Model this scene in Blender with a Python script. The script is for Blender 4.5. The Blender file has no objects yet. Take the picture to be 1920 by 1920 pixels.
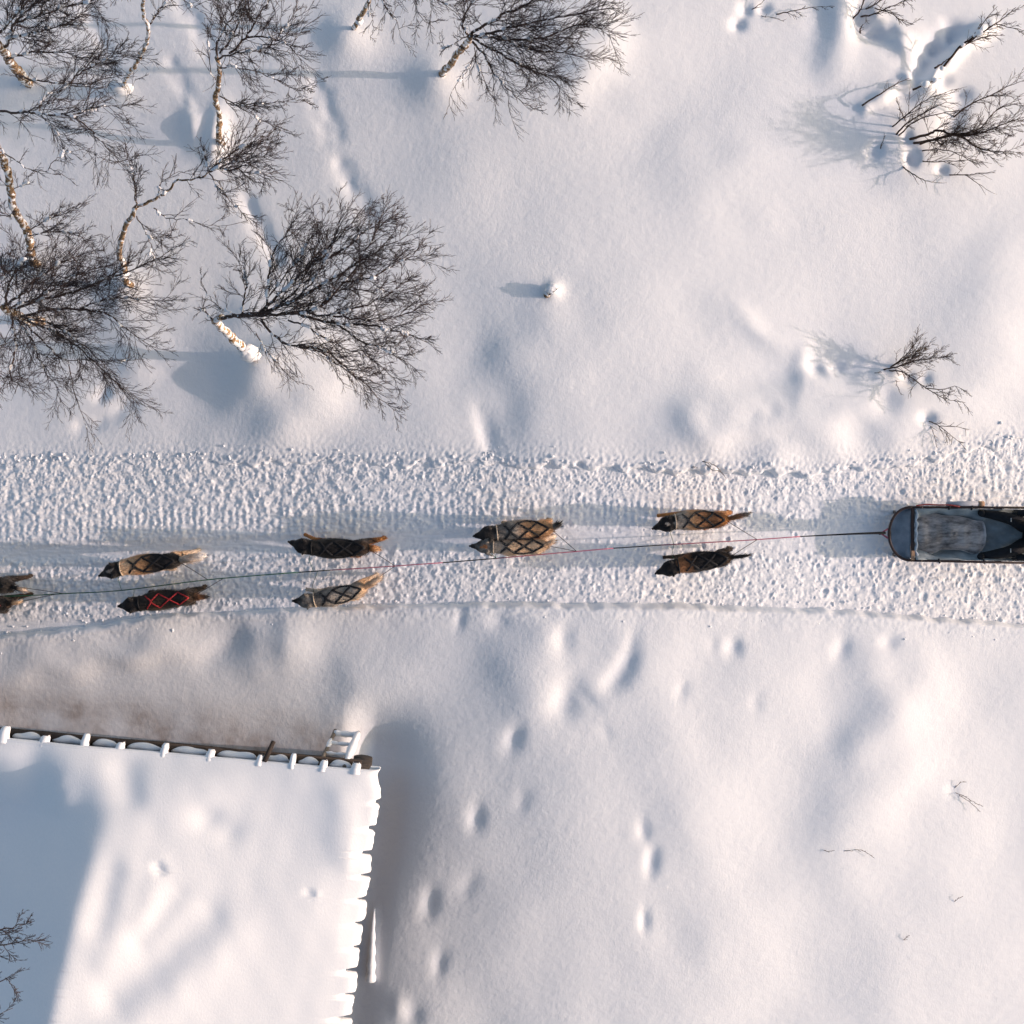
import bpy, bmesh, math, random
import numpy as np
from mathutils import Vector, Matrix
from mathutils.bvhtree import BVHTree

# ------------------------------------------------------------------ camera, sky, sun, exposure
H = 14.0            # camera height above the trail, metres
S = 150.0           # photo pixels (of 1920) per metre on the ground
sc = bpy.context.scene
C = sc.collection
cam_d = bpy.data.cameras.new("camera")
cam = bpy.data.objects.new("camera", cam_d)
C.objects.link(cam)
cam.location = (0, 0, H)
cam.rotation_euler = (0, 0, 0)
cam_d.sensor_fit = 'HORIZONTAL'
cam_d.angle = 2 * math.atan(960 / S / H)
cam_d.clip_end = 3000
sc.camera = cam

SUN_EL = math.radians(15.5)
SUN_AZ = math.radians(-2.7)      # measured from +x towards +y
world = bpy.data.worlds.new("World")
sc.world = world
world.use_nodes = True
wn = world.node_tree
wn.nodes.clear()
sky = wn.nodes.new("ShaderNodeTexSky")
sky.sky_type = 'NISHITA'
sky.sun_disc = False
sky.sun_elevation = SUN_EL
sky.sun_rotation = math.radians(90) - SUN_AZ
sky.air_density = 1.0
sky.dust_density = 3.0
sky.ozone_density = 0.8
bg = wn.nodes.new("ShaderNodeBackground")
bg.inputs["Strength"].default_value = 0.14
wo = wn.nodes.new("ShaderNodeOutputWorld")
wn.links.new(sky.outputs[0], bg.inputs[0])
wn.links.new(bg.outputs[0], wo.inputs[0])

sun_d = bpy.data.lights.new("sun", 'SUN')
sun_d.energy = 2.3
sun_d.angle = math.radians(0.7)
sun_d.color = (1.0, 0.795, 0.745)
sun = bpy.data.objects.new("sun", sun_d)
C.objects.link(sun)
to_sun = Vector((math.cos(SUN_EL) * math.cos(SUN_AZ), math.cos(SUN_EL) * math.sin(SUN_AZ), math.sin(SUN_EL)))
sun.rotation_euler = to_sun.to_track_quat('Z', 'Y').to_euler()
sun.location = (20, -1, 8)

sc.view_settings.view_transform = 'Standard'
sc.view_settings.look = 'None'
sc.view_settings.gamma = 1
sc.view_settings.exposure = 0.40
sc.view_settings.use_curve_mapping = False
sc.cycles.max_bounces = 5
sc.cycles.diffuse_bounces = 3

# ------------------------------------------------------------------ helpers
def W(px, py, z=0.0):
    k = (H - z) / H / S
    return Vector(((px - 960) * k, (960 - py) * k, z))

def link(o, parent=None):
    C.objects.link(o)
    if parent is not None:
        o.parent = parent
    return o

def tag(o, label=None, cat=None, group=None, kind=None):
    if label: o["label"] = label
    if cat: o["category"] = cat
    if group: o["group"] = group
    if kind: o["kind"] = kind
    return o

def thing(name, loc, label, cat, group=None):
    o = bpy.data.objects.new(name, None)
    o.empty_display_size = 0.1
    C.objects.link(o)
    o.location = loc
    return tag(o, label, cat, group)

def np_mesh(name, verts, quads, mat=None, parent=None, smooth=True):
    verts = np.asarray(verts, dtype=np.float32)
    quads = np.asarray(quads, dtype=np.int32)
    me = bpy.data.meshes.new(name)
    me.vertices.add(len(verts))
    me.vertices.foreach_set("co", verts.ravel())
    nf, k = quads.shape
    me.loops.add(nf * k)
    me.loops.foreach_set("vertex_index", quads.ravel())
    me.polygons.add(nf)
    me.polygons.foreach_set("loop_start", np.arange(nf, dtype=np.int32) * k)
    me.polygons.foreach_set("loop_total", np.full(nf, k, dtype=np.int32))
    me.polygons.foreach_set("use_smooth", np.full(nf, smooth, dtype=bool))
    me.update(calc_edges=True)
    if mat: me.materials.append(mat)
    o = bpy.data.objects.new(name, me)
    return link(o, parent)

class MB:
    """collects tubes, boxes and lofts into one mesh, in coordinates relative to `org`"""
    def __init__(self, org=(0, 0, 0)):
        self.v = []; self.f = []; self.org = Vector(org)
    def tube(self, pts, rads, n=6, cap=True, flat=1.0):
        pts = [Vector(p) - self.org for p in pts]
        m = len(pts)
        if m < 2: return
        if not hasattr(rads, '__len__'): rads = [rads] * m
        b = len(self.v)
        t = (pts[1] - pts[0])
        t = t.normalized() if t.length > 1e-9 else Vector((1, 0, 0))
        ref = Vector((0, 0, 1)) if abs(t.z) < 0.9 else Vector((1, 0, 0))
        s = t.cross(ref).normalized()
        for i in range(m):
            if i == 0: t = pts[1] - pts[0]
            elif i == m - 1: t = pts[-1] - pts[-2]
            else: t = pts[i + 1] - pts[i - 1]
            if t.length < 1e-9: t = Vector((1, 0, 0))
            t.normalize()
            s = s - t * s.dot(t)
            if s.length < 1e-6: s = t.orthogonal()
            s.normalize()
            u = t.cross(s)
            p = pts[i]; r = rads[i]
            for k in range(n):
                a = 2 * math.pi * k / n
                self.v.append(p + s * (math.cos(a) * r) + u * (math.sin(a) * r * flat))
        for i in range(m - 1):
            for k in range(n):
                k2 = (k + 1) % n
                self.f.append((b + i * n + k, b + i * n + k2, b + (i + 1) * n + k2, b + (i + 1) * n + k))
        if cap:
            self.f.append(tuple(b + k for k in reversed(range(n))))
            self.f.append(tuple(b + (m - 1) * n + k for k in range(n)))
    def box(self, c, size, rot=None, bevel=0):
        c = Vector(c) - self.org
        sx, sy, sz = (q / 2 for q in size)
        b = len(self.v)
        for dx, dy, dz in ((-1,-1,-1),(1,-1,-1),(1,1,-1),(-1,1,-1),(-1,-1,1),(1,-1,1),(1,1,1),(-1,1,1)):
            p = Vector((dx * sx, dy * sy, dz * sz))
            if rot is not None: p = rot @ p
            self.v.append(c + p)
        for q in ((3,2,1,0),(4,5,6,7),(0,1,5,4),(1,2,6,5),(2,3,7,6),(3,0,4,7)):
            self.f.append(tuple(b + k for k in q))
    def blob(self, c, r, rng, n=6, m=4):
        c = Vector(c) - self.org
        if not hasattr(r, '__len__'): r = (r, r, r)
        b = len(self.v)
        for i in range(1, m):
            th = math.pi * i / m
            for k in range(n):
                a = 2 * math.pi * (k + 0.5 * (i % 2)) / n
                j = rng.uniform(0.8, 1.2)
                self.v.append(c + Vector((r[0] * math.sin(th) * math.cos(a) * j, r[1] * math.sin(th) * math.sin(a) * j, r[2] * math.cos(th) * j)))
        top = len(self.v); self.v.append(c + Vector((0, 0, r[2])))
        bot = len(self.v); self.v.append(c - Vector((0, 0, r[2])))
        for k in range(n):
            k2 = (k + 1) % n
            self.f.append((top, b + k, b + k2))
            self.f.append((bot, b + (m - 2) * n + k2, b + (m - 2) * n + k))
            for i in range(m - 2):
                self.f.append((b + i * n + k, b + (i + 1) * n + k, b + (i + 1) * n + k2, b + i * n + k2))
    def build(self, name, mat, parent=None, smooth=True, bevel=0):
        me = bpy.data.meshes.new(name)
        me.from_pydata([tuple(p) for p in self.v], [], self.f)
        if smooth:
            me.polygons.foreach_set("use_smooth", [True] * len(me.polygons))
        me.update()
        if mat: me.materials.append(mat)
        o = bpy.data.objects.new(name, me)
        if parent is None: o.location = self.org
        link(o, parent)
        if bevel:
            md = o.modifiers.new("bevel", 'BEVEL'); md.width = bevel; md.segments = 2
        return o

def catmull(pts, sub=5):
    P = [Vector(p) for p in pts]
    if len(P) < 3:
        return [P[0].lerp(P[-1], i / sub) for i in range(sub + 1)]
    P = [P[0] * 2 - P[1]] + P + [P[-1] * 2 - P[-2]]
    out = []
    for i in range(1, len(P) - 2):
        a, b, c, d = P[i - 1], P[i], P[i + 1], P[i + 2]
        for k in range(sub):
            t = k / sub
            out.append(0.5 * ((2 * b) + (c - a) * t + (2 * a - 5 * b + 4 * c - d) * t * t + (3 * b - a - 3 * c + d) * t ** 3))
    out.append(P[-2].copy())
    return out

# ------------------------------------------------------------------ materials
def new_mat(name):
    m = bpy.data.materials.new(name)
    m.use_nodes = True
    nt = m.node_tree
    b = nt.nodes["Principled BSDF"]
    return m, nt, b

def plain(name, col, rough=0.7, spec=0.3, var=0.25, scale=20.0, bump=0.0, metal=0.0):
    m, nt, b = new_mat(name)
    tc = nt.nodes.new("ShaderNodeTexCoord")
    nz = nt.nodes.new("ShaderNodeTexNoise"); nz.inputs["Scale"].default_value = scale; nz.inputs["Detail"].default_value = 4
    nt.links.new(tc.outputs["Object"], nz.inputs["Vector"])
    rp = nt.nodes.new("ShaderNodeMix"); rp.data_type = 'RGBA'
    rp.inputs[6].default_value = (*[c * (1 - var) for c in col], 1)
    rp.inputs[7].default_value = (*[min(1, c * (1 + var)) for c in col], 1)
    nt.links.new(nz.outputs["Fac"], rp.inputs[0])
    nt.links.new(rp.outputs[2], b.inputs["Base Color"])
    b.inputs["Roughness"].default_value = rough
    b.inputs["Specular IOR Level"].default_value = spec
    b.inputs["Metallic"].default_value = metal
    if bump:
        bp = nt.nodes.new("ShaderNodeBump"); bp.inputs["Strength"].default_value = bump; bp.inputs["Distance"].default_value = 0.01
        nt.links.new(nz.outputs["Fac"], bp.inputs["Height"])
        nt.links.new(bp.outputs[0], b.inputs["Normal"])
    return m

def snow_mat(name, grain=1.0, dirt_and_bounce=False):
    m, nt, b = new_mat(name)
    geo = nt.nodes.new("ShaderNodeNewGeometry")
    mp = nt.nodes.new("ShaderNodeMapping"); mp.inputs["Scale"].default_value = (1.25, 0.8, 1.0); mp.inputs["Rotation"].default_value = (0, 0, math.radians(14))
    nt.links.new(geo.outputs["Position"], mp.inputs["Vector"])
    n1 = nt.nodes.new("ShaderNodeTexNoise"); n1.inputs["Scale"].default_value = 40; n1.inputs["Detail"].default_value = 5; n1.inputs["Roughness"].default_value = 0.62
    nt.links.new(mp.outputs[0], n1.inputs["Vector"])
    big = nt.nodes.new("ShaderNodeTexNoise"); big.inputs["Scale"].default_value = 0.45; big.inputs["Detail"].default_value = 3
    nt.links.new(geo.outputs["Position"], big.inputs["Vector"])
    mr = nt.nodes.new("ShaderNodeMapRange"); mr.inputs[1].default_value = 0.35; mr.inputs[2].default_value = 0.65
    mr.inputs[3].default_value = 0.16 * grain; mr.inputs[4].default_value = 0.40 * grain
    nt.links.new(big.outputs["Fac"], mr.inputs[0])
    bp = nt.nodes.new("ShaderNodeBump"); bp.inputs["Distance"].default_value = 0.012
    nt.links.new(mr.outputs[0], bp.inputs["Strength"])
    nt.links.new(n1.outputs["Fac"], bp.inputs["Height"])
    nt.links.new(bp.outputs[0], b.inputs["Normal"])
    cr = nt.nodes.new("ShaderNodeMix"); cr.data_type = 'RGBA'
    cr.inputs[6].default_value = (0.80, 0.82, 0.85, 1)
    cr.inputs[7].default_value = (0.90, 0.90, 0.91, 1)
    nt.links.new(n1.outputs["Fac"], cr.inputs[0])
    out = cr.outputs[2]
    if dirt_and_bounce:      # brown staining along the cabin wall, with the wall's warm bounce light painted in
        at = nt.nodes.new("ShaderNodeAttribute"); at.attribute_name = "dirt_and_bounce"
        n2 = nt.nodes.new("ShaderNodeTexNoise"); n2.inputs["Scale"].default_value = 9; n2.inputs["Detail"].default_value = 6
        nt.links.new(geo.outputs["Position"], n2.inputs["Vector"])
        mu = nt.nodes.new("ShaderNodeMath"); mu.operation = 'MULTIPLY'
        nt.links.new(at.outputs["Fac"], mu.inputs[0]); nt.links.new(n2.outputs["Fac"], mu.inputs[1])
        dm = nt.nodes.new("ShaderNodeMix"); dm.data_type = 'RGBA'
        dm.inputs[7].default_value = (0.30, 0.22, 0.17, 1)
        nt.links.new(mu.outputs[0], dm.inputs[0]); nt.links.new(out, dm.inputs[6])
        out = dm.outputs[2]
    nt.links.new(out, b.inputs["Base Color"])
    b.inputs["Roughness"].default_value = 0.75
    b.inputs["Specular IOR Level"].default_value = 0.2
    return m

def bark_mat(name, base, light, snowy, scale=40.0):
    """birch bark: dark base, tan-gold curls, patches of frozen snow plastered on"""
    m, nt, b = new_mat(name)
    geo = nt.nodes.new("ShaderNodeNewGeometry")
    n1 = nt.nodes.new("ShaderNodeTexNoise"); n1.inputs["Scale"].default_value = scale; n1.inputs["Detail"].default_value = 5
    nt.links.new(geo.outputs["Position"], n1.inputs["Vector"])
    r1 = nt.nodes.new("ShaderNodeValToRGB")
    r1.color_ramp.elements[0].position = 0.38; r1.color_ramp.elements[0].color = (*base, 1)
    r1.color_ramp.elements[1].position = 0.60; r1.color_ramp.elements[1].color = (*light, 1)
    nt.links.new(n1.outputs["Fac"], r1.inputs[0])
    n2 = nt.nodes.new("ShaderNodeTexNoise"); n2.inputs["Scale"].default_value = scale * 0.45; n2.inputs["Detail"].default_value = 4
    nt.links.new(geo.outputs["Position"], n2.inputs["Vector"])
    r2 = nt.nodes.new("ShaderNodeValToRGB")
    p = 0.62 - 0.22 * snowy
    r2.color_ramp.elements[0].position = p; r2.color_ramp.elements[0].color = (0, 0, 0, 1)
    r2.color_ramp.elements[1].position = p + 0.05; r2.color_ramp.elements[1].color = (1, 1, 1, 1)
    nt.links.new(n2.outputs["Fac"], r2.inputs[0])
    mx = nt.nodes.new("ShaderNodeMix"); mx.data_type = 'RGBA'; mx.inputs[7].default_value = (0.85, 0.85, 0.86, 1)
    nt.links.new(r2.outputs[0], mx.inputs[0]); nt.links.new(r1.outputs[0], mx.inputs[6])
    nt.links.new(mx.outputs[2], b.inputs["Base Color"])
    bp = nt.nodes.new("ShaderNodeBump"); bp.inputs["Strength"].default_value = 0.6; bp.inputs["Distance"].default_value = 0.01
    nt.links.new(n1.outputs["Fac"], bp.inputs["Height"]); nt.links.new(bp.outputs[0], b.inputs["Normal"])
    b.inputs["Roughness"].default_value = 0.85
    b.inputs["Specular IOR Level"].default_value = 0.15
    return m

def attr_mat(name, attr, rough=0.8, var=0.3, scale=60, sheen=0.0):
    m, nt, b = new_mat(name)
    at = nt.nodes.new("ShaderNodeAttribute"); at.attribute_name = attr
    tc = nt.nodes.new("ShaderNodeTexCoord")
    nz = nt.nodes.new("ShaderNodeTexNoise"); nz.inputs["Scale"].default_value = scale; nz.inputs["Detail"].default_value = 5
    nt.links.new(tc.outputs["Object"], nz.inputs["Vector"])
    mr = nt.nodes.new("ShaderNodeMapRange"); mr.inputs[1].default_value = 0.3; mr.inputs[2].default_value = 0.7
    mr.inputs[3].default_value = 1 - var; mr.inputs[4].default_value = 1 + var
    nt.links.new(nz.outputs["Fac"], mr.inputs[0])
    mx = nt.nodes.new("ShaderNodeVectorMath"); mx.operation = 'SCALE'
    nt.links.new(at.outputs["Color"], mx.inputs[0]); nt.links.new(mr.outputs[0], mx.inputs["Scale"])
    nt.links.new(mx.outputs[0], b.inputs["Base Color"])
    b.inputs["Roughness"].default_value = rough
    b.inputs["Specular IOR Level"].default_value = 0.2
    b.inputs["Sheen Weight"].default_value = sheen
    bp = nt.nodes.new("ShaderNodeBump"); bp.inputs["Strength"].default_value = 0.5; bp.inputs["Distance"].default_value = 0.01
    nt.links.new(nz.outputs["Fac"], bp.inputs["Height"]); nt.links.new(bp.outputs[0], b.inputs["Normal"])
    return m

M_SNOW = snow_mat("snow", 1.0, dirt_and_bounce=True)
M_TRAIL = snow_mat("packed_snow", 0.55)
M_ROOFSNOW = snow_mat("roof_snow", 0.6)
M_CLUMP = snow_mat("clinging_snow", 0.4)
M_BARK = bark_mat("birch_bark", (0.055, 0.034, 0.022), (0.40, 0.27, 0.16), 0.45)
M_BARK_SNOWY = bark_mat("birch_bark_snow_plastered", (0.12, 0.06, 0.03), (0.50, 0.33, 0.18), 0.72)
M_LIMB = bark_mat("branch_bark", (0.045, 0.031, 0.027), (0.13, 0.088, 0.070), 0.12, 60)
M_TWIG = plain("twig_bark", (0.060, 0.043, 0.040), 0.7, 0.2)
M_SHRUB = plain("shrub_bark", (0.055, 0.033, 0.024), 0.7, 0.2)
M_COAT = attr_mat("dog_coat", "coat", 0.75, 0.35, 70, 0.1)

# ------------------------------------------------------------------ the snow field as a height function
def sstep(a, b, x):
    t = np.clip((x - a) / (b - a), 0, 1)
    return t * t * (3 - 2 * t)

_bx = np.linspace(-4000, 6000, 20001)
def _slope(p):
    s = 0.052 * sstep(-500, 300, p) * (1 - sstep(800, 1150, p))
    s = s - 0.100 * sstep(850, 1450, p) * (1 - sstep(2100, 2600, p))
    return s
_bh = np.concatenate([[0], np.cumsum(_slope(_bx[:-1]) * np.diff(_bx) / S)])
_bh -= np.interp(960, _bx, _bh)
def broad(px, py=None):
    return np.interp(px, _bx, _bh)

def to_px(x, y):
    """photo pixel of a point lying on the broad slope of the snow"""
    x = np.asarray(x, float); y = np.asarray(y, float)
    k = S * H / (H - broad(960 + x * S))
    return 960 + x * k, 960 - y * k

# (px, py, sigma left, sigma right, sigma y, rotation deg, height m); sigmas in photo pixels along the rotated axes
FEAT = [
    # mound under the big birch and the hollow in its lee
    (512, 705, 85, 110, 78, -18, 0.24), (470, 690, 30, 60, 40, -30, 0.07), (390, 725, 80, 80, 55, 15, -0.09), (330, 690, 60, 60, 30, 10, 0.05),
    (815, 155, 34, 38, 34, 0, 0.10), (648, 72, 30, 34, 34, 0, 0.10), (405, 255, 13, 15, 36, 4, 0.12), (365, 240, 14, 14, 30, -8, 0.09),
    (230, 545, 20, 25, 30, 0, 0.08), (260, 640, 60, 60, 30, 0, 0.06),
    (1037, 545, 9, 12, 13, 0, 0.05), (1025, 690, 100, 220, 95, -15, 0.09), (912, 815, 10, 14, 36, -18, -0.04), (945, 800, 30, 30, 40, 0, -0.03),
    (900, 660, 60, 60, 90, 15, -0.06), (1100, 95, 70, 55, 55, 20, 0.13), (1230, 220, 90, 90, 60, 0, -0.03),
    (1700, 255, 70, 130, 70, 20, 0.08), (1640, 110, 55, 55, 60, 20, 0.07), (1572, 55, 26, 26, 70, 0, 0.085), (1532, 25, 18, 18, 40, 0, -0.035),
    (1612, 35, 12, 16, 22, 0, -0.14), (1645, 62, 22, 20, 16, 0, -0.16), (1385, 46, 9, 9, 9, 0, -0.06), (1398, 18, 9, 9, 9, 0, -0.06), (1432, 16, 9, 9, 8, 0, -0.05),
    (1695, 175, 22, 18, 16, 0, -0.10), (1705, 297, 8, 9, 11, 0, -0.10), (1640, 285, 9, 9, 12, 30, -0.06), (1800, 175, 18, 14, 10, 0, -0.07), (1762, 322, 8, 8, 7, 0, -0.06), (1697, 262, 7, 7, 10, 0, -0.05),
    (1785, 225, 14, 12, 30, 25, -0.06), (1770, 150, 10, 10, 14, 0, -0.05),
    (1510, 715, 20, 150, 42, 8, 0.05), (1600, 780, 220, 200, 46, -4, 0.12), (1330, 800, 42, 160, 60, 0, 0.10), (1655, 752, 18, 18, 22, 0, -0.05),
    (1700, 712, 14, 10, 9, 0, -0.07), (1733, 787, 10, 9, 8, 0, -0.07), (1730, 712, 9, 8, 8, 0, -0.04), (1450, 640, 60, 60, 20, 30, 0.05),
    (1880, 560, 60, 60, 130, 20, 0.06), (1800, 600, 80, 80, 120, 20, 0.04), (1420, 330, 120, 120, 60, 0, 0.05),
    # south of the trail
    (480, 1205, 30, 44, 34, 35, 0.04), (420, 1212, 34, 34, 18, -35, -0.035), (545, 1200, 22, 40, 40, 0, 0.06), (300, 1210, 60, 60, 25, 0, 0.05), (165, 1225, 90, 90, 25, 0, 0.05),
    (60, 1255, 60, 60, 25, 0, 0.04), (665, 1280, 40, 60, 50, 0, 0.05),
    (990, 1255, 46, 40, 70, 0, 0.055), (1055, 1200, 12, 13, 20, 0, -0.030), (1172, 1243, 14, 14, 24, 22, -0.045), (1150, 1275, 14, 14, 18, 40, -0.036), (1183, 1200, 9, 9, 24, 10, -0.014),
    (1060, 1308, 18, 18, 27, 20, -0.049), (1100, 1306, 9, 9, 18, -45, -0.016), (963, 1380, 11, 11, 20, 20, -0.038), (895, 1530, 11, 11, 18, 5, -0.038), (980, 1495, 11, 11, 15, 20, -0.016),
    (1203, 1550, 8, 9, 16, -10, -0.025), (1218, 1606, 9, 10, 19, 10, -0.038), (1207, 1718, 6, 7, 14, 0, -0.027), (805, 1690, 11, 11, 20, 10, -0.034), (878, 1655, 12, 12, 20, 25, -0.018), (825, 1803, 9, 9, 19, 10, -0.025),
    (775, 1905, 12, 12, 18, 10, -0.027), (745, 1885, 12, 12, 16, 0, 0.03), (1375, 1213, 12, 10, 13, 0, -0.038), (1335, 1205, 8, 8, 11, 0, -0.011), (1573, 1213, 11, 11, 16, 15, -0.030), (1660, 1203, 11, 12, 10, -20, -0.027),
    (935, 1162, 16, 14, 14, 0, -0.027), (862, 1158, 7, 7, 16, 15, -0.023), (1275, 1290, 8, 8, 14, 15, -0.014), (1412, 1312, 9, 9, 14, 10, -0.011), (1130, 1370, 9, 9, 14, -30, -0.009),
    (1560, 1300, 40, 40, 60, 20, -0.028), (1690, 1330, 60, 60, 90, 25, 0.060), (1615, 1450, 60, 60, 130, 8, 0.085), (1780, 1480, 9, 9, 9, 0, -0.017), (1800, 1300, 50, 50, 60, 30, -0.022),
    (1890, 1500, 60, 60, 200, 0, -0.028), (1450, 1500, 70, 70, 160, 15, -0.022), (1350, 1650, 60, 60, 200, 8, 0.022), (1480, 1800, 70, 70, 160, 10, -0.017), (1700, 1800, 70, 70, 150, 15, 0.028),
    (1190, 1480, 300, 520, 330, 0, 0.19), (1250, 1450, 50, 50, 160, -15, 0.028), (1050, 1620, 70, 70, 220, 0, 0.017),
]
# (list of px points, sigma, height): tracks, troughs and ridges
LINES = [
    ([(595, 150), (605, 200), (622, 250)], 15, -0.030), ([(640, 310), (660, 350), (690, 405)], 13, -0.030), ([(465, 380), (488, 425), (515, 480)], 13, -0.042),
    ([(320, 120), (345, 165), (365, 205)], 10, -0.024), ([(170, 30), (190, 80), (200, 130)], 14, -0.018), ([(340, 10), (375, 50), (390, 95)], 14, -0.030),
    ([(1735, 158), (1770, 120), (1805, 82), (1850, 55)], 10, 0.13), ([(1722, 128), (1750, 95), (1785, 68)], 17, -0.13), ([(1640, 40), (1690, 80), (1712, 118), (1700, 155)], 12, 0.07),
    ([(1620, 205), (1660, 178), (1690, 156)], 9, 0.05), ([(240, 760), (190, 790), (150, 800)], 12, -0.025), ([(185, 745), (195, 735)], 8, -0.04),
    ([(1522, 690), (1580, 695), (1650, 694)], 13, -0.065), ([(1395, 790), (1430, 770), (1460, 760)], 16, -0.012), ([(1420, 830), (1470, 815)], 14, -0.012),
]
CORNER = W(714, 1456, 2.52)
E1 = Vector((-math.cos(math.radians(5.1)), math.sin(math.radians(5.1)), 0))    # west along the north eave
E2 = Vector((-math.sin(math.radians(7.2)), -math.cos(math.radians(7.2)), 0))   # south along the east eave

TOP = ([-3000, 0, 250, 400, 650, 900, 1200, 1500, 1700, 1800, 1920, 4000], [865, 866, 860, 858, 858, 862, 872, 880, 862, 842, 815, 780])
BOT = ([-3000, 0, 150, 300, 600, 900, 1300, 1600, 1750, 1920, 4000], [1215, 1203, 1190, 1166, 1151, 1146, 1149, 1160, 1172, 1184, 1200])
def trail_dist(px, py):
    """signed distance in photo pixels, positive inside the trail"""
    t = np.interp(px, *TOP); b = np.interp(px, *BOT)
    return np.minimum(py - t, b - py)

def wob(px, py, lam, seed):
    r = np.random.RandomState(seed)
    o = np.zeros_like(px)
    for k in range(7):
        a = r.uniform(0, 2 * math.pi); f = 2 * math.pi / (lam * r.uniform(0.6, 1.7))
        o += np.sin(px * math.cos(a) * f + py * math.sin(a) * f + r.uniform(0, 6.28))
    return o / 2.6

def seg_dist(px, py, pts):
    d = np.full(px.shape, 1e9)
    for (x0, y0), (x1, y1) in zip(pts[:-1], pts[1:]):
        vx, vy = x1 - x0, y1 - y0
        t = np.clip(((px - x0) * vx + (py - y0) * vy) / (vx * vx + vy * vy), 0, 1)
        d = np.minimum(d, np.hypot(px - x0 - t * vx, py - y0 - t * vy))
    return d

def house_uv(x, y):
    dx, dy = x - CORNER.x, y - CORNER.y
    det = E1.x * E2.y - E2.x * E1.y
    return (dx * E2.y - E2.x * dy) / det, (E1.x * dy - dx * E1.y) / det

def ground_h(x, y):
    """open snow, metres; x, y arrays in metres (without the fine grain)"""
    x = np.asarray(x, dtype=float); y = np.asarray(y, dtype=float)
    px, py = to_px(x, y)
    h = broad(960 + x * S)
    near = np.exp(-np.maximum(0, np.hypot(x, y) - 9) / 6)
    h = h + near * (0.009 * wob(px, py, 330, 3) + 0.003 * wob(px, py * 0.6, 170, 5))
    h = h + (1 - near) * 0.4 * wob(px, py, 9000, 9)
    hx, hy = px, py
    wx = near * 9 * wob(hx, hy, 130, 71); wy = near * 10 * wob(hx, hy, 110, 72)
    for (fx, fy, sl, sr, sy, rot, a) in FEAT:
        c, s = math.cos(math.radians(rot)), math.sin(math.radians(rot))
        R = 4 * max(sl, sr, sy)
        m = (np.abs(px - fx) < R) & (np.abs(py - fy) < R)
        if not m.any(): continue
        q = 1.0 if max(sl, sr, sy) > 40 else 0.15
        dx, dy = px[m] + q * wx[m] - fx, py[m] + q * wy[m] - fy
        u = dx * c + dy * s; v = -dx * s + dy * c
        su = np.where(u < 0, sl, sr)
        h[m] = h[m] + a * np.exp(-0.5 * (u / su) ** 2 - 0.5 * (v / sy) ** 2)
    for pts, sg, a in LINES:
        xs = [p[0] for p in pts]; ys = [p[1] for p in pts]
        m = (px > min(xs) - 4 * sg) & (px < max(xs) + 4 * sg) & (py > min(ys) - 4 * sg) & (py < max(ys) + 4 * sg)
        if not m.any(): continue
        d = seg_dist(px[m], py[m], pts)
        h[m] = h[m] + a * np.exp(-0.5 * (d / sg) ** 2) * (1 + 0.25 * wob(px[m], py[m], 40, 8))
    px, py = hx, hy
    # wind-scoured hollow round the cabin
    u, v = house_uv(x, y)
    de = np.maximum(-(u - 0.42), 0); dn = np.maximum(-(v - 0.36), 0)
    inh = (u > -3) & (v > -2.5) & (u < 9) & (v < 9)
    east = (1 - sstep(0.35, 0.8, u)) * np.exp(-(de / 0.55) ** 2) * sstep(-0.60, 0.75, v) * (1 - 0.6 * sstep(1.2, 3.0, v))
    north = np.exp(-(dn / 0.28) ** 2) * sstep(-0.2, 0.2, u)
    h = np.where(inh, h - 0.30 * np.maximum(east * (v > -0.7), 0) - 0.05 * north + 0.0 * np.exp(-((dn - 0.75) / 0.4) ** 2) * sstep(0, 0.6, u), h)
    return h

def bandnoise(ny, nx, step, lmin, lmax, seed, ax=1.0, ay=1.0):
    r = np.random.RandomState(seed)
    n = r.standard_normal((ny, nx))
    fx = np.fft.rfftfreq(nx, step)[None, :] * ax
    fy = np.fft.fftfreq(ny, step)[:, None] * ay
    f = np.hypot(fx, fy) + 1e-9
    flt = np.exp(-(lmin * f) ** 2 * 0.5) * (1 - np.exp(-(lmax * f) ** 2 * 0.5)) / np.maximum(f, 1 / lmax)
    o = np.fft.irfft2(np.fft.rfft2(n) * flt, s=(ny, nx))
    return (o - o.mean()) / o.std()

def spaced(lo, hi, step, far, ratio=1.35):
    a = np.arange(lo, hi + step * 0.5, step)
    out = [a]; d = step; e = a[-1]; up = []; dn = []; f = a[0]
    while e < far:
        d *= ratio; e += d; up.append(e); f -= d; dn.append(f)
    return np.concatenate([np.array(dn[::-1]), a, np.array(up)]), len(dn), len(a)

def grid_faces(ny, nx, keep=None):
    i = np.arange(ny * nx).reshape(ny, nx)
    q = np.stack([i[:-1, :-1], i[:-1, 1:], i[1:, 1:], i[1:, :-1]], axis=-1)
    if keep is not None: q = q[keep]
    return q.reshape(-1, 4)

def compact(verts, quads):
    used = np.zeros(len(verts), bool); used[quads.ravel()] = True
    idx = np.cumsum(used) - 1
    return verts[used], idx[quads], used

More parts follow.
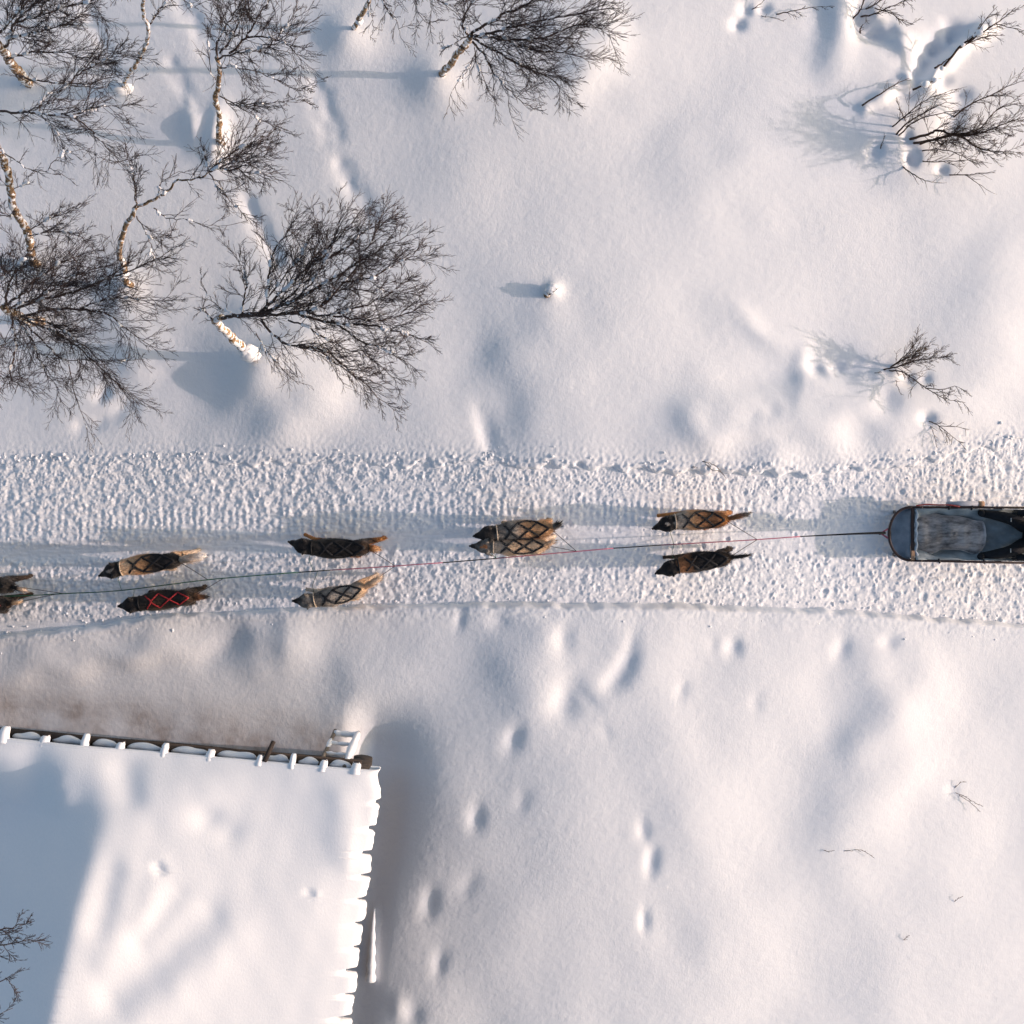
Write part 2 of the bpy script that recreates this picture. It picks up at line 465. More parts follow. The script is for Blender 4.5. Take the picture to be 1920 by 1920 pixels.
# ---- ground sheet
GS = 0.0185
xs, ox, nx_f = spaced(-6.95, 6.95, GS, 900)
X, Y = np.meshgrid(xs, xs)
Z = ground_h(X, Y)
PX, PY = to_px(X, Y)
fine = (slice(ox, ox + nx_f), slice(ox, ox + nx_f))
nf = nx_f
edge = np.minimum(1, np.minimum.outer(np.minimum(np.arange(nf), np.arange(nf)[::-1]), np.minimum(np.arange(nf), np.arange(nf)[::-1])) / 25.0)
gpx, gpy = PX[fine], PY[fine]
td = trail_dist(gpx, gpy)
leftish = 1 - 0.5 * sstep(900, 1500, gpx)
rough_edge = np.exp(-np.maximum(0, -td) / 22.0) * np.where(gpy < 1000, 1, 0.35)
Zf = Z[fine]
Zf += edge * (0.0006 * bandnoise(nf, nf, GS, 0.10, 0.40, 11, 1.3, 0.7)
              + 0.0007 * leftish * bandnoise(nf, nf, GS, 0.030, 0.075, 12, 1.25, 0.7)
              + 0.006 * rough_edge * bandnoise(nf, nf, GS, 0.035, 0.12, 13))
wobble_t = (3 * wob(gpx, gpy, 60, 21) + 1.6 * wob(gpx, gpy, 22, 22)) * np.where(gpy < 1000, 1.6, 0.5)
Z[fine] = Zf
td_all = trail_dist(PX, PY)
wt = np.zeros_like(Z); wt[fine] = wobble_t
td_all = td_all + wt
bank = 0.035 * np.exp(-np.maximum(0, -td_all) / 18.0) * np.where(PY > 1000, 1.0, 0.1)
Z = Z + np.where(td_all < 7, bank, bank - 0.30 * sstep(7, 26, td_all))
hu, hv = house_uv(X, Y)
keep_v = (td_all < 40) & ~((hu > 0.9) & (hv > 0.95) & (hu < 6.0) & (hv < 5.0))
keep = keep_v[:-1, :-1] | keep_v[1:, 1:]
verts = np.stack([X, Y, Z], -1).reshape(-1, 3)
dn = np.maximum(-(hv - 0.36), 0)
dirt_and_bounce = (np.clip(0.75 + 0.45 * wob(PX, PY, 80, 81), 0, 1.3) * np.exp(-(dn / 0.30) ** 2) * sstep(-0.1, 0.5, hu) * (hv < 0.5) * (hu < 6) * (1 - 0.75 * sstep(0.3, 1.2, 1.4 - hu))).reshape(-1)  # staining plus painted wall bounce, fading northward from the cabin
v2, q2, used = compact(verts, grid_faces(len(xs), len(xs), keep))
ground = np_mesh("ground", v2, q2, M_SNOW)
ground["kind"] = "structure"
at = ground.data.attributes.new("dirt_and_bounce", 'FLOAT', 'POINT')
at.data.foreach_set("value", dirt_and_bounce[used].astype(np.float32))

# ---- trail sheet
TS = 0.011
tx, tox, tnx = spaced(-6.9, 6.9, TS, 60, 1.5)
ty = np.arange(-1.75, 1.25, TS)
ny = len(ty)
TX, TY = np.meshgrid(tx, ty)
TPX, TPY = to_px(TX, TY)
def trail_base(x, y):
    px, py = 960 + np.asarray(x, float) * S, 960 - np.asarray(y, float) * S
    return broad(px) - 0.035 + 0.008 * wob(px, py, 400, 31)
TZ = trail_base(TX, TY)
f = (slice(None), slice(tox, tox + tnx))
px, py = TPX[f], TPY[f]
rng = np.random.RandomState(77)
band_c = 958 + (1000 - px) * 0.030                       # snow-machine track
band = np.exp(-((py - band_c) / 25.0) ** 4) * (1 - sstep(1350, 1500, px)) + np.exp(-((py - 912) / 18.0) ** 4) * sstep(1640, 1760, px)
run1 = np.exp(-((py - (1004 + (1000 - px) * 0.035)) / 15.0) ** 4) * (1 - sstep(900, 1300, px))
run2 = np.exp(-((py - (1010 + (1660 - px) * 0.02)) / 26.0) ** 4) * sstep(930, 1050, px)
lowband = np.exp(-((py - (1172 + (300 - px) * 0.03)) / 16.0) ** 4) * (1 - sstep(350, 560, px))
ribbon = np.exp(-((py - (908 + 0.012 * (px - 900))) / 9.0) ** 4) * sstep(560, 700, px) * (1 - sstep(1150, 1350, px))
midsmooth = np.exp(-((py - 915) / 26.0) ** 4) * sstep(1150, 1230, px) * (1 - sstep(1330, 1450, px))
smooth = np.clip(0.75 * run1 + 0.55 * run2 + 0.9 * lowband + 0.75 * ribbon + 0.6 * midsmooth + 0.35 * band, 0, 0.92)
rough = 1 - smooth
n_a = bandnoise(ny, tnx, TS, 0.03, 0.09, 41)
n_b = bandnoise(ny, tnx, TS, 0.06, 0.22, 42)
n_c = bandnoise(ny, tnx, TS, 0.016, 0.04, 43)
n_d = bandnoise(ny, tnx, TS, 0.10, 0.5, 45)
n_l = bandnoise(ny, tnx, TS, 0.03, 0.12, 44, 6.0, 1.0)   # drag marks along the trail
tex = rough * (0.0008 * n_a + 0.0017 * n_b + 0.0011 * n_c + 0.0035 * n_d) + 0.0020 * n_l + smooth * 0.0006 * n_c
up = sstep(985, 930, py) * (1 - sstep(500, 1100, px) * 0.6)
tex = tex * (0.85 + 0.4 * up)
# cleat bars
ph = px / 13.5 * 2 * math.pi + 1.3 * wob(px, py * 0, 300, 51)
tex += band * 0.006 * np.clip(np.sin(ph) + 0.55 * n_b, -1.3, 1.0) * (0.6 + 0.4 * np.clip(n_l, -1, 1))
tex -= 0.022 * run1 + 0.016 * run2 + 0.01 * lowband
# paw and boot prints
def dimple(cx, cy, r, dep, el=1.0):
    j = int((cx + 6.9) / TS); i = int((cy + 1.75) / TS); k = int(r * 3.2 / TS) + 1
    i0, i1, j0, j1 = max(0, i - k), min(ny, i + k), max(0, j - k), min(tnx, j + k)
    if i0 >= i1 or j0 >= j1: return
    xx = tx[tox + j0: tox + j1][None, :] - cx; yy = ty[i0:i1][:, None] - cy
    d = np.hypot(xx / el, yy) / r
    tex[i0:i1, j0:j1] += -dep * np.exp(-d ** 4) + 0.22 * dep * np.exp(-((d - 1.4) / 0.4) ** 2)
for k in range(5200):
    cx = rng.uniform(-6.8, 6.8)
    ppx = float(to_px(cx, 0)[0]); kx = S * H / (H - float(broad(960 + cx * S)))
    t, b = np.interp(ppx, *TOP), np.interp(ppx, *BOT)
    if rng.rand() < 0.55:
        cyp = rng.normal(1075 - 0.02 * (ppx - 400), 38)
    else:
        cyp = rng.uniform(t - 4, b + 4)
    cy = (960 - cyp) / kx
    i = int((cy + 1.75) / TS); j = int((cx + 6.9) / TS)
    if not (0 <= i < ny and 0 <= j < tnx): continue
    if rng.rand() > (0.08 + 0.92 * rough[i, j]) * (0.35 + 0.65 * (n_d[i, j] > 0.1)): continue
    big = ppx > 1250 and rng.rand() < 0.18
    dimple(cx, cy, (0.010 + 0.024 * rng.rand() ** 1.8) * (1.7 if big else 1), rng.uniform(0.002, 0.0085) * (1.5 if big else 1), rng.uniform(0.6, 1.7))
def crumb(cx, cy, r, hgt):
    j = int((cx + 6.9) / TS); i = int((cy + 1.75) / TS); k = int(r * 2 / TS) + 2
    i0, i1, j0, j1 = max(0, i - k), min(ny, i + k), max(0, j - k), min(tnx, j + k)
    if i0 >= i1 or j0 >= j1: return
    d = np.hypot(tx[tox + j0: tox + j1][None, :] - cx, ty[i0:i1][:, None] - cy) / r
    tex[i0:i1, j0:j1] += hgt * np.exp(-d ** 3)
for k in range(17000):
    cx, cy = rng.uniform(-6.85, 6.85), rng.uniform(-1.7, 1.2)
    i = int((cy + 1.75) / TS); j = int((cx + 6.9) / TS)
    if rng.rand() > rough[i, j] * (0.35 + 0.65 * (n_d[i, j] > -0.3)): continue
    r = 0.007 + 0.016 * rng.rand() ** 2.5
    crumb(cx, cy, r, r * rng.uniform(0.15, 0.55))
TZ[f] += tex
ttd = trail_dist(TPX, TPY)
tw = np.zeros_like(TZ); tw[f] = 4 * n_b + 4 * n_a
ttd = ttd + tw
TZ = TZ + 0.034 * sstep(60, 0, ttd) * (TPY < 1000) - 0.22 * sstep(-3, -26, ttd)
tv, tq, _ = compact(np.stack([TX, TY, TZ], -1).reshape(-1, 3), grid_faces(ny, len(tx), ((ttd > -30)[:-1, :-1] | (ttd > -30)[1:, 1:])))
trail = np_mesh("trail", tv, tq, M_TRAIL)
trail["kind"] = "structure"

def gz(x, y):
    return float(ground_h(np.array([x]), np.array([y]))[0])
def tz(x, y):
    return float(trail_base(np.array([x]), np.array([y]))[0])
def onground(px, py):
    p = W(px, py, float(broad(px)))
    for _ in range(3):
        z = gz(p.x, p.y); p = W(px, py, z)
    return p

# loose lumps thrown out along the trail edges and a few clods on the open snow
rl = random.Random(5)
mb = MB()
for k in range(420):
    ppx = rl.uniform(0, 1920)
    if rl.random() < 0.6:
        ppy = float(np.interp(ppx, *TOP)) + rl.gauss(12, 16)
    else:
        ppy = float(np.interp(ppx, *BOT)) - rl.gauss(10, 14)
    p = W(ppx, ppy, float(broad(ppx)))
    inside = trail_dist(np.array([ppx]), np.array([ppy]))[0] > 3
    p.z = (tz(p.x, p.y) if inside else gz(p.x, p.y) + 0.012)
    r = rl.uniform(0.006, 0.018) * (1.6 if rl.random() < 0.08 else 1)
    mb.blob(p + Vector((0, 0, r * 0.05)), (r * rl.uniform(.8, 1.7), r * rl.uniform(.8, 1.6), r * .8), rl, 6, 4)
lumps = mb.build("snow_lumps", M_CLUMP)
lumps["kind"] = "stuff"
tag(lumps, "small loose lumps of snow thrown up along both trail edges", "snow")

# ------------------------------------------------------------------ cabin (lower left)
ZE = 2.45
R_H = Matrix(((-E2.x, 0, 0), (0, 1, 0), (0, 0, 1)))
ROTZ = math.atan2(E1.y, E1.x) - math.pi
def HP(u, v, z):
    return Vector((CORNER.x + E1.x * u + E2.x * v, CORNER.y + E1.y * u + E2.y * v, z))
RM = Matrix.Rotation(ROTZ, 3, 'Z')
M_WOOD = plain("weathered_wood", (0.052, 0.045, 0.041), 0.8, 0.2, 0.45, 14, 0.4)
M_DARKWOOD = plain("dark_roof_wood", (0.048, 0.037, 0.032), 0.8, 0.2, 0.4, 20, 0.3)
M_LADDER = plain("grey_ladder_wood", (0.20, 0.17, 0.14), 0.8, 0.2, 0.4, 25, 0.3)
UW, VW = 6.6, 5.4        # roof extent west and south
house = thing("cabin", HP(2.6, 2.6, -0.2), "wooden cabin with snow covered hip roof and ragged snow along its eaves", "cabin")
HO = house.location
def hbuild(mb, name, mat, parent, **k):
    o = mb.build(name, mat, parent, **k)
    return o
# log walls
for side in range(4):
    wall = None
    for i in range(9):
        z = -0.05 + i * 0.225
        m = MB(HO)
        if side == 0: a, b = HP(0.48, 0.56, z), HP(UW - 0.1, 0.56, z)
        elif side == 1: a, b = HP(0.46, 0.38, z + 0.11), HP(0.46, VW - 0.1, z + 0.11)
        elif side == 2: a, b = HP(UW - 0.25, 0.06, z + 0.11), HP(UW - 0.25, VW - 0.1, z + 0.11)
        else: a, b = HP(0.1, VW - 0.25, z), HP(UW - 0.1, VW - 0.25, z)
        m.tube([a.lerp(b, t / 12) for t in range(13)], [0.118 + 0.006 * math.sin(t * 1.7 + i) for t in range(13)], 10)
        if wall is None:
            wall = m.build("wall", M_WOOD, house)
        else:
            m.build("log", M_WOOD, wall)
# roof deck: hip roof boards under the snow
def roof_rise(u, v):
    u = np.asarray(u, float); v = np.asarray(v, float)
    k = 0.13
    cu = 2.64 + 0.10 * v
    cf = 0.085 + 0.085 * sstep(0.2, 1.8, v)
    ls = 0.13 + 0.30 * sstep(0.05, 0.75, v)
    r = cf * u
    l = cf * cu - ls * np.where(u < 4.1, u - cu, (4.1 - cu) + 0.25 * (u - 4.1))
    n = 0.06 + 0.62 * v + 0.03 * np.sin(u * 2.2)
    s = 0.50 * (VW - v) + 0.1
    st = np.stack([r, l, n, s])
    kk = 0.020 + 0.07 * np.exp(-np.maximum(v, 0) / 0.45)
    return -kk * np.log(np.sum(np.exp(-st / kk), axis=0))
deck = MB(HO)
roof = None
nb = 22
for i in range(nb):
    v0 = 0.03 + (VW - 0.06) * i / nb; v1 = 0.03 + (VW - 0.06) * (i + 1) / nb - 0.008
    m = MB(HO)
    us = np.linspace(0.20, UW - 0.05, 14)
    b = 0
    for u in us:
        for v in (v0, v1):
            z = ZE - 0.20 + float(roof_rise(u, v)) * 0.95
            m.v.append(HP(u, v, z) - HO); m.v.append(HP(u, v, z - 0.03) - HO)
    for k in range(13):
        a = k * 4
        m.f += [(a, a + 4, a + 6, a + 2), (a + 1, a + 3, a + 7, a + 5), (a, a + 1, a + 5, a + 4), (a + 2, a + 6, a + 7, a + 3)]
    m.f += [(0, 2, 3, 1), (52, 53, 55, 54)]
    if roof is None:
        roof = m.build("roof", M_DARKWOOD, house, smooth=False)
    else:
        m.build("roof_board", M_DARKWOOD, roof, smooth=False)
# snow blanket on the roof, ragged along the east eave
rr = random.Random(12)
NU, NV = 250, 290
vv = np.concatenate([np.linspace(-0.02, 3.3, 230), np.linspace(3.32, VW, 60)])
def eave_u(v):
    """how far in from the eave line the snow begins (notches)"""
    # perfect line matches photo x = 713 - 0.13 (y - 1475)
    o = 0.0
    for (vn, dep, wd) in NOTCH:
        d = abs(v - vn)
        if d < wd: o = max(o, dep * min(1.0, (wd - d) / 0.014 + 0.15))
    return o
NOTCH = []
for y_px, dep_px in ((1506, 6), (1556, 9), (1603, 13), (1646, 14), (1691, 14), (1737, 13), (1783, 9), (1827, 16), (1873, 15), (1917, 22), (1962, 16), (2010, 15), (2055, 14), (2100, 14), (2150, 15), (2195, 14), (2240, 15)):
    p = W(690, y_px, ZE)
    NOTCH.append((house_uv(p.x, p.y)[1], dep_px / S * 1.15, 0.034 + rr.uniform(0, 0.012)))
lob = np.array([0.009 * math.sin(v * 11 + 1.5 * math.sin(v * 5)) + 0.003 * math.sin(v * 67) for v in vv])
ue = np.array([eave_u(v) for v in vv]) + lob + 0.006
ue += 0.05 * np.exp(-((vv - 0.02) / 0.10) ** 2)
base_u = np.concatenate([np.linspace(0, 0.5, 60) ** 1.0, np.linspace(0.51, UW, NU - 60)])
U = np.zeros((len(vv), NU + 4)); V = np.repeat(vv[:, None], NU + 4, axis=1); ZZ = np.zeros_like(U)
for i, v in enumerate(vv):
    uu = ue[i] + base_u * (UW - ue[i]) / UW
    zt = ZE + roof_rise(uu, np.full(NU, max(v, 0.0)))
    lip = np.exp(-((uu - ue[i]) / 0.035) ** 1.0) * 0.035
    zt = zt - lip
    U[i] = np.concatenate([[ue[i] + 0.10, ue[i] + 0.012, ue[i] - 0.008, ue[i] - 0.006], uu])
    e = zt[0]
    ZZ[i] = np.concatenate([[e - 0.13, e - 0.13, e - 0.07, e - 0.02], zt])
# wind ripples, furrows and melt scars on the lit slope
XX = CORNER.x + E1.x * U + E2.x * V; YY = CORNER.y + E1.y * U + E2.y * V
kz = H / (H - ZZ)
rpx, rpy = 960 + XX * kz * S, 960 - YY * kz * S
def furrow(pts, sg, a):
    return a * np.exp(-0.5 * (seg_dist(rpx, rpy, pts) / sg) ** 2)
fade = sstep(0.02, 0.25, U)
dz = (furrow([(395, 1720), (330, 1780), (215, 1870)], 30, -0.026) + furrow([(430, 1745), (330, 1850), (240, 1930)], 36, 0.022)
      + furrow([(333, 1677), (262, 1765)], 16, -0.012) + furrow([(207, 1640), (188, 1730)], 22, -0.016) + furrow([(240, 1640), (205, 1800)], 22, 0.010)
      + furrow([(300, 1625), (270, 1720)], 16, 0.008) + furrow([(400, 1540), (425, 1560)], 20, -0.018) + furrow([(375, 1535), (378, 1540)], 16, -0.012)
      + furrow([(60, 1430), (65, 1480)], 26, -0.03) + furrow([(235, 1450), (237, 1490)], 24, -0.03) + furrow([(110, 1480), (118, 1490)], 20, 0.03)
      + furrow([(580, 1672), (586, 1674)], 6, -0.012) + furrow([(590, 1674), (592, 1675)], 6, 0.008) + furrow([(296, 1625), (300, 1632)], 7, -0.02)
      + furrow([(480, 1500), (560, 1560)], 60, -0.03) + furrow([(600, 1580), (560, 1720)], 60, 0.02) + furrow([(640, 1500), (650, 1600)], 25, 0.02))
ZZ += 1.45 * dz * fade + fade * (0.005 * wob(rpx, rpy, 190, 61) + 0.0012 * wob(rpx, rpy, 60, 62))
P3 = np.stack([XX - HO.x, YY - HO.y, ZZ - HO.z], -1)
# close the north side with a short face hanging over the eave
drop = P3[0].copy(); drop[:, 2] -= 0.10
drop2 = P3[0].copy(); drop2[:, 2] -= 0.03
nrm = np.array([E2.x, E2.y, 0])
drop2 -= nrm * 0.010; drop += nrm * 0.004
rs_v = np.concatenate([drop[None], drop2[None], P3]).reshape(-1, 3)
roof_snow = np_mesh("snow_cover", rs_v, grid_faces(len(vv) + 2, NU + 4)[:, ::-1], M_ROOFSNOW, house)
roof_snow["label"] = "thick blanket of drifted snow on the roof with ragged east edge"
# north eave: rafter tails with snow caps, shaded snow on the eave log between them
def eave_at(px):
    """u along the north eave that shows at photo column px"""
    for k in range(400):
        u = -0.1 + k * 0.014
        p = HP(u, -0.02, ZE)
        if 960 + p.x * S * H / (H - ZE) <= px: return u
    return 5.2
tails = [668, 605, 547, 486, 393, 308, 222, 158, 82, 4]
tu = [eave_at(p) for p in tails] + [eave_at(-75), eave_at(-75) + 0.45, eave_at(-75) + 0.9]
fas = MB(HO)
fas.tube([HP(0.24, -0.04, ZE - 0.19), HP(UW - 0.1, -0.04, ZE - 0.19)], 0.05, 8)
eave_log = fas.build("eave_log", M_DARKWOOD, house)
for i, u in enumerate(tu):
    m = MB(HO)
    m.box(HP(u, 0.0, ZE - 0.085), (0.06, 0.18, 0.09), RM)
    tail = m.build("rafter_tail", M_DARKWOOD, house, smooth=False, bevel=0.006)
    if i in (3,):     # this one has shed its snow and pokes out
        m = MB(HO)
        m.tube([HP(u - 0.05, -0.02, ZE - 0.02), HP(u - 0.10, -0.22, ZE - 0.12)], [0.028, 0.024], 7)
        m.build("pole_end", M_DARKWOOD, house)
    m = MB(HO)
    w = rr.uniform(0.026, 0.052); ln = rr.uniform(0.085, 0.14)
    rings = []
    for k in range(7):
        t = k / 6
        vq = 0.02 - t * (0.02 + ln)
        zt = ZE + 0.040 - 0.02 * t - 0.03 * t ** 3
        rings.append((HP(u + rr.uniform(-.004, .004), vq, zt), w * (1.25 - 0.35 * t) * (0.75 if k == 6 else 1)))
    n = 9
    for (c, ww) in rings:
        for q in range(n):
            a = math.pi * q / (n - 1)
            m.v.append(c - HO + E1 * (-math.cos(a) * ww) + Vector((0, 0, math.sin(a) * 0.05 - 0.07)))
    for k in range(6):
        for q in range(n - 1):
            a = k * n + q
            m.f.append((a, a + 1, a + n + 1, a + n))
    m.f.append(tuple(6 * n + q for q in range(n)))
    m.build("snow_cap", M_CLUMP, tail)
    if i + 1 < len(tu):
        u2 = tu[i + 1]
        m = MB(HO)
        a0, a1 = u + 0.045, u2 - 0.04
        nseg = 14
        pts = []; rad = []
        for k in range(nseg + 1):
            t = k / nseg
            pts.append(HP(a0 + (a1 - a0) * t, -0.018 - 0.014 * math.sin(math.pi * t) + 0.006 * math.sin(9 * t + i), ZE - 0.15))
            rad.append(0.012 + 0.036 * (math.sin(math.pi * t) ** 0.55) + 0.004 * math.sin(11 * t + i * 2))
        m.tube(pts, rad, 8, True, 0.7)
        m.build("ledge_snow", M_CLUMP, eave_log)
# low snow ridge against the east wall
m = MB()
pts = [onground(703, 1700), onground(700, 1740), onground(698, 1790), onground(696, 1836)]
pts = catmull(pts, 6)
m = MB(pts[0])
m.tube([p + Vector((0.0, 0, 0.05)) for p in pts], [0.012 + 0.05 * (k / (len(pts) - 1)) ** 0.8 * (1 + 0.25 * math.sin(k * 1.9)) for k in range(len(pts))], 10, True, 1.0)
sd = m.build("snow_ridge", M_CLUMP)
tag(sd, "narrow white snow ridge lying along foot of east cabin wall", "snow")

# ladder leaning on the north eave near the corner
lad = thing("ladder", HP(0.45, -0.2, 1.4), "short snow crusted wooden ladder hooked over cabin eave near its corner", "ladder")
LO = lad.location
ua, ub = eave_at(663) + 0.10, eave_at(619) + 0.12
def LP(u, t):     # t 0 foot .. 1 top
    z = 1.45 + t * 0.95
    v = -0.20 + 0.19 * t
    return HP(u, v, z)
for u in (ua, ub):
    m = MB(LO); m.tube([LP(u, -0.02), LP(u, 0.93)], 0.022, 7); rail = m.build("rail", M_LADDER, lad)
    m = MB(LO)
    if u == ua:
        m.tube([LP(u, t / 8) + Vector((0, 0.005, 0.035)) for t in range(0, 8)], [0.03, 0.04, 0.036, 0.045, 0.05, 0.04, 0.022, 0.01], 7)
    else:
        m.tube([LP(u, 0.2 + t / 12) + Vector((0, 0, 0.026)) for t in range(0, 5)], [0.012, 0.024, 0.03, 0.02, 0.008], 7)
    m.build("rail_snow", M_CLUMP, rail)
for k in range(4):
    t = 0.05 + k * 0.28
    m = MB(LO); m.tube([LP(ua, t), LP(ub, t)], 0.016, 6); rung = m.build("rung", M_LADDER, lad)
    if k in (0, 1, 2):
        m = MB(LO)
        m.tube([LP(ua, t).lerp(LP(ub, t), q / 8) + Vector((0, 0, 0.02)) for q in range(9)], [(0.018, 0.022, 0.034)[2 - k] + 0.006 * math.sin(q * 2 + k) for q in range(9)], 7)
        m.build("rung_snow", M_CLUMP, rung)

# ------------------------------------------------------------------ birches and shrubs
def rand_dir(rng):
    while True:
        v = Vector((rng.uniform(-1, 1), rng.uniform(-1, 1), rng.uniform(-1, 1)))
        if 0.05 < v.length < 1: return v.normalized()

def twig_path(p, d, L, n, rng, wobl, sweep, sw):
    pts = [p.copy()]; d = d.normalized(); st = L / n
    for i in range(n):
        d = (d + rand_dir(rng) * wobl + sweep * sw).normalized()
        p = p + d * st
        pts.append(p.copy())
    return pts

def twigs(mb, limb, r0, rng, spacing, L1, sweep, sw, levels=3, spread=1.0, t0=0.15, thin=1.0, flat=0.55, up=0.12, inward=0.0):
    """fine branching along a limb polyline"""
    seg = [(limb[i + 1] - limb[i]).length for i in range(len(limb) - 1)]
    tot = sum(seg); pos = tot * t0
    while pos < tot:
        q = pos; i = 0
        while i < len(seg) - 1 and q > seg[i]: q -= seg[i]; i += 1
        a, b = limb[i], limb[i + 1]
        p = a.lerp(b, min(1, q / max(seg[i], 1e-6)))
        t = (b - a).normalized()
        f = pos / tot
        side = rand_dir(rng); side.z *= flat
        d = (t * rng.uniform(0.5, 1.1) + side * rng.uniform(0.5, 1.0) * spread + Vector((0, 0, up))).normalized()
        L = L1 * rng.uniform(0.45, 1.15) * (1.0 - 0.45 * f)
        r = max(0.0022, 0.0046 * thin * (1 - 0.3 * f))
        pts = twig_path(p, d, L, 6, rng, 0.16, sweep, sw)
        mb.tube(pts, [r * (1 - 0.6 * k / 6) for k in range(7)], 3, False)
        if levels >= 2:
            for k in range(1, 6):
                for _ in range(1 if rng.random() < 0.55 else 2):
                    tt = (pts[k + 1] - pts[k]).normalized()
                    sd = rand_dir(rng); sd.z *= flat
                    p2 = pts[k].lerp(pts[k + 1], rng.random())
                    pts2 = twig_path(p2, tt + sd * 0.65 * spread, L * rng.uniform(0.25, 0.55), 4, rng, 0.16, sweep, sw)
                    r2 = r * 0.62
                    mb.tube(pts2, [max(0.0019, r2 * (1 - 0.55 * j / 4)) for j in range(5)], 3, False)
                    if levels >= 3:
                        for j in range(1, 4):
                            if rng.random() < 0.75:
                                tt2 = (pts2[j + 1] - pts2[j]).normalized()
                                sd = rand_dir(rng); sd.z *= flat
                                pts3 = twig_path(pts2[j], tt2 + sd * 0.7 * spread, L * rng.uniform(0.10, 0.26), 2, rng, 0.16, sweep, sw)
                                mb.tube(pts3, [0.0022, 0.0018, 0.0014], 3, False)
        pos += spacing * rng.uniform(0.4, 1.0)

def px_path(pts, sub=5, rng=None, jit=0.0):
    P = catmull([W(*p) for p in pts], sub)
    if rng and jit:
        for p in P[1:-1]:
            p += rand_dir(rng) * jit
    return P

def tree(name, label, group, seed, trunk, r0, r1, limbs, spacing=0.085, L1=0.62, sweep=(1, 0, 0), sw=0.03, bark=None, levels=3, clumps=20, spread=1.0, base_px=None, thin=1.0, cat="tree", foot=True, extra_trunk=None):
    rng = random.Random(seed)
    zb = float(broad(trunk[0][0]))
    trunk = [(a, b, c + zb) for a, b, c in trunk]
    limbs = [([(a, b, c + zb) for a, b, c in li[0]],) + tuple(li[1:]) for li in limbs]
    bp = W(*trunk[0])
    g = gz(bp.x, bp.y)
    root = thing(name, Vector((bp.x, bp.y, min(bp.z, g))), label, cat, group)
    O = root.location
    sweep = Vector(sweep)
    tp = px_path(trunk, 6, rng, 0.012)
    if foot:
        tp = [Vector((tp[0].x + 0.02, tp[0].y, g - 0.25))] + tp
    n = len(tp)
    m = MB(O)
    m.tube(tp, [0.62 * (r0 + (r1 - r0) * (k / (n - 1)) ** 0.8) * (1 + 0.10 * math.sin(k * 1.9 + seed)) for k in range(n)], 9)
    m.build("trunk", bark or M_BARK, root)
    tw = MB(O)
    sn = MB(O)
    for li in limbs:
        pts, ra = li[0], li[1]
        kw = li[2] if len(li) > 2 else {}
        lp = px_path(pts, 5, rng, 0.014)
        k = len(lp)
        m = MB(O)
        m.tube(lp, [max(0.0028, 0.58 * ra * (1 - 0.82 * (j / (k - 1)))) for j in range(k)], 5)
        m.build("limb", kw.get("mat", M_LIMB), root)
        twigs(tw, lp, ra, rng, kw.get("sp", spacing), kw.get("L", L1), Vector(kw.get("sweep", sweep)), kw.get("sw", sw), kw.get("lv", levels), kw.get("spread", spread), kw.get("t0", 0.12), thin)
        for _ in range(int(clumps / max(1, len(limbs)) + rng.random())):
            q = rng.uniform(0.05, 0.75) * (k - 1); i = int(q)
            p = lp[i].lerp(lp[i + 1], q - i)
            t = (lp[i + 1] - lp[i]).normalized()
            r = rng.uniform(0.008, 0.024)
            L = rng.uniform(1, 3.5)
            for s in range(int(L) + 1):
                sn.blob(p + t * (s * r * 1.1) + Vector((0, 0, ra * 0.5 + r * 0.4)), (r * rng.uniform(.8, 1.3), r * rng.uniform(.8, 1.3), r * .8), rng, 6, 4)
    tag(tw.build("twigs", M_TWIG, root), kind="stuff")
    if sn.v:
        tag(sn.build("clinging_snow", M_CLUMP, root), kind="stuff")
    return root

GB = "snowy birches north of the trail"
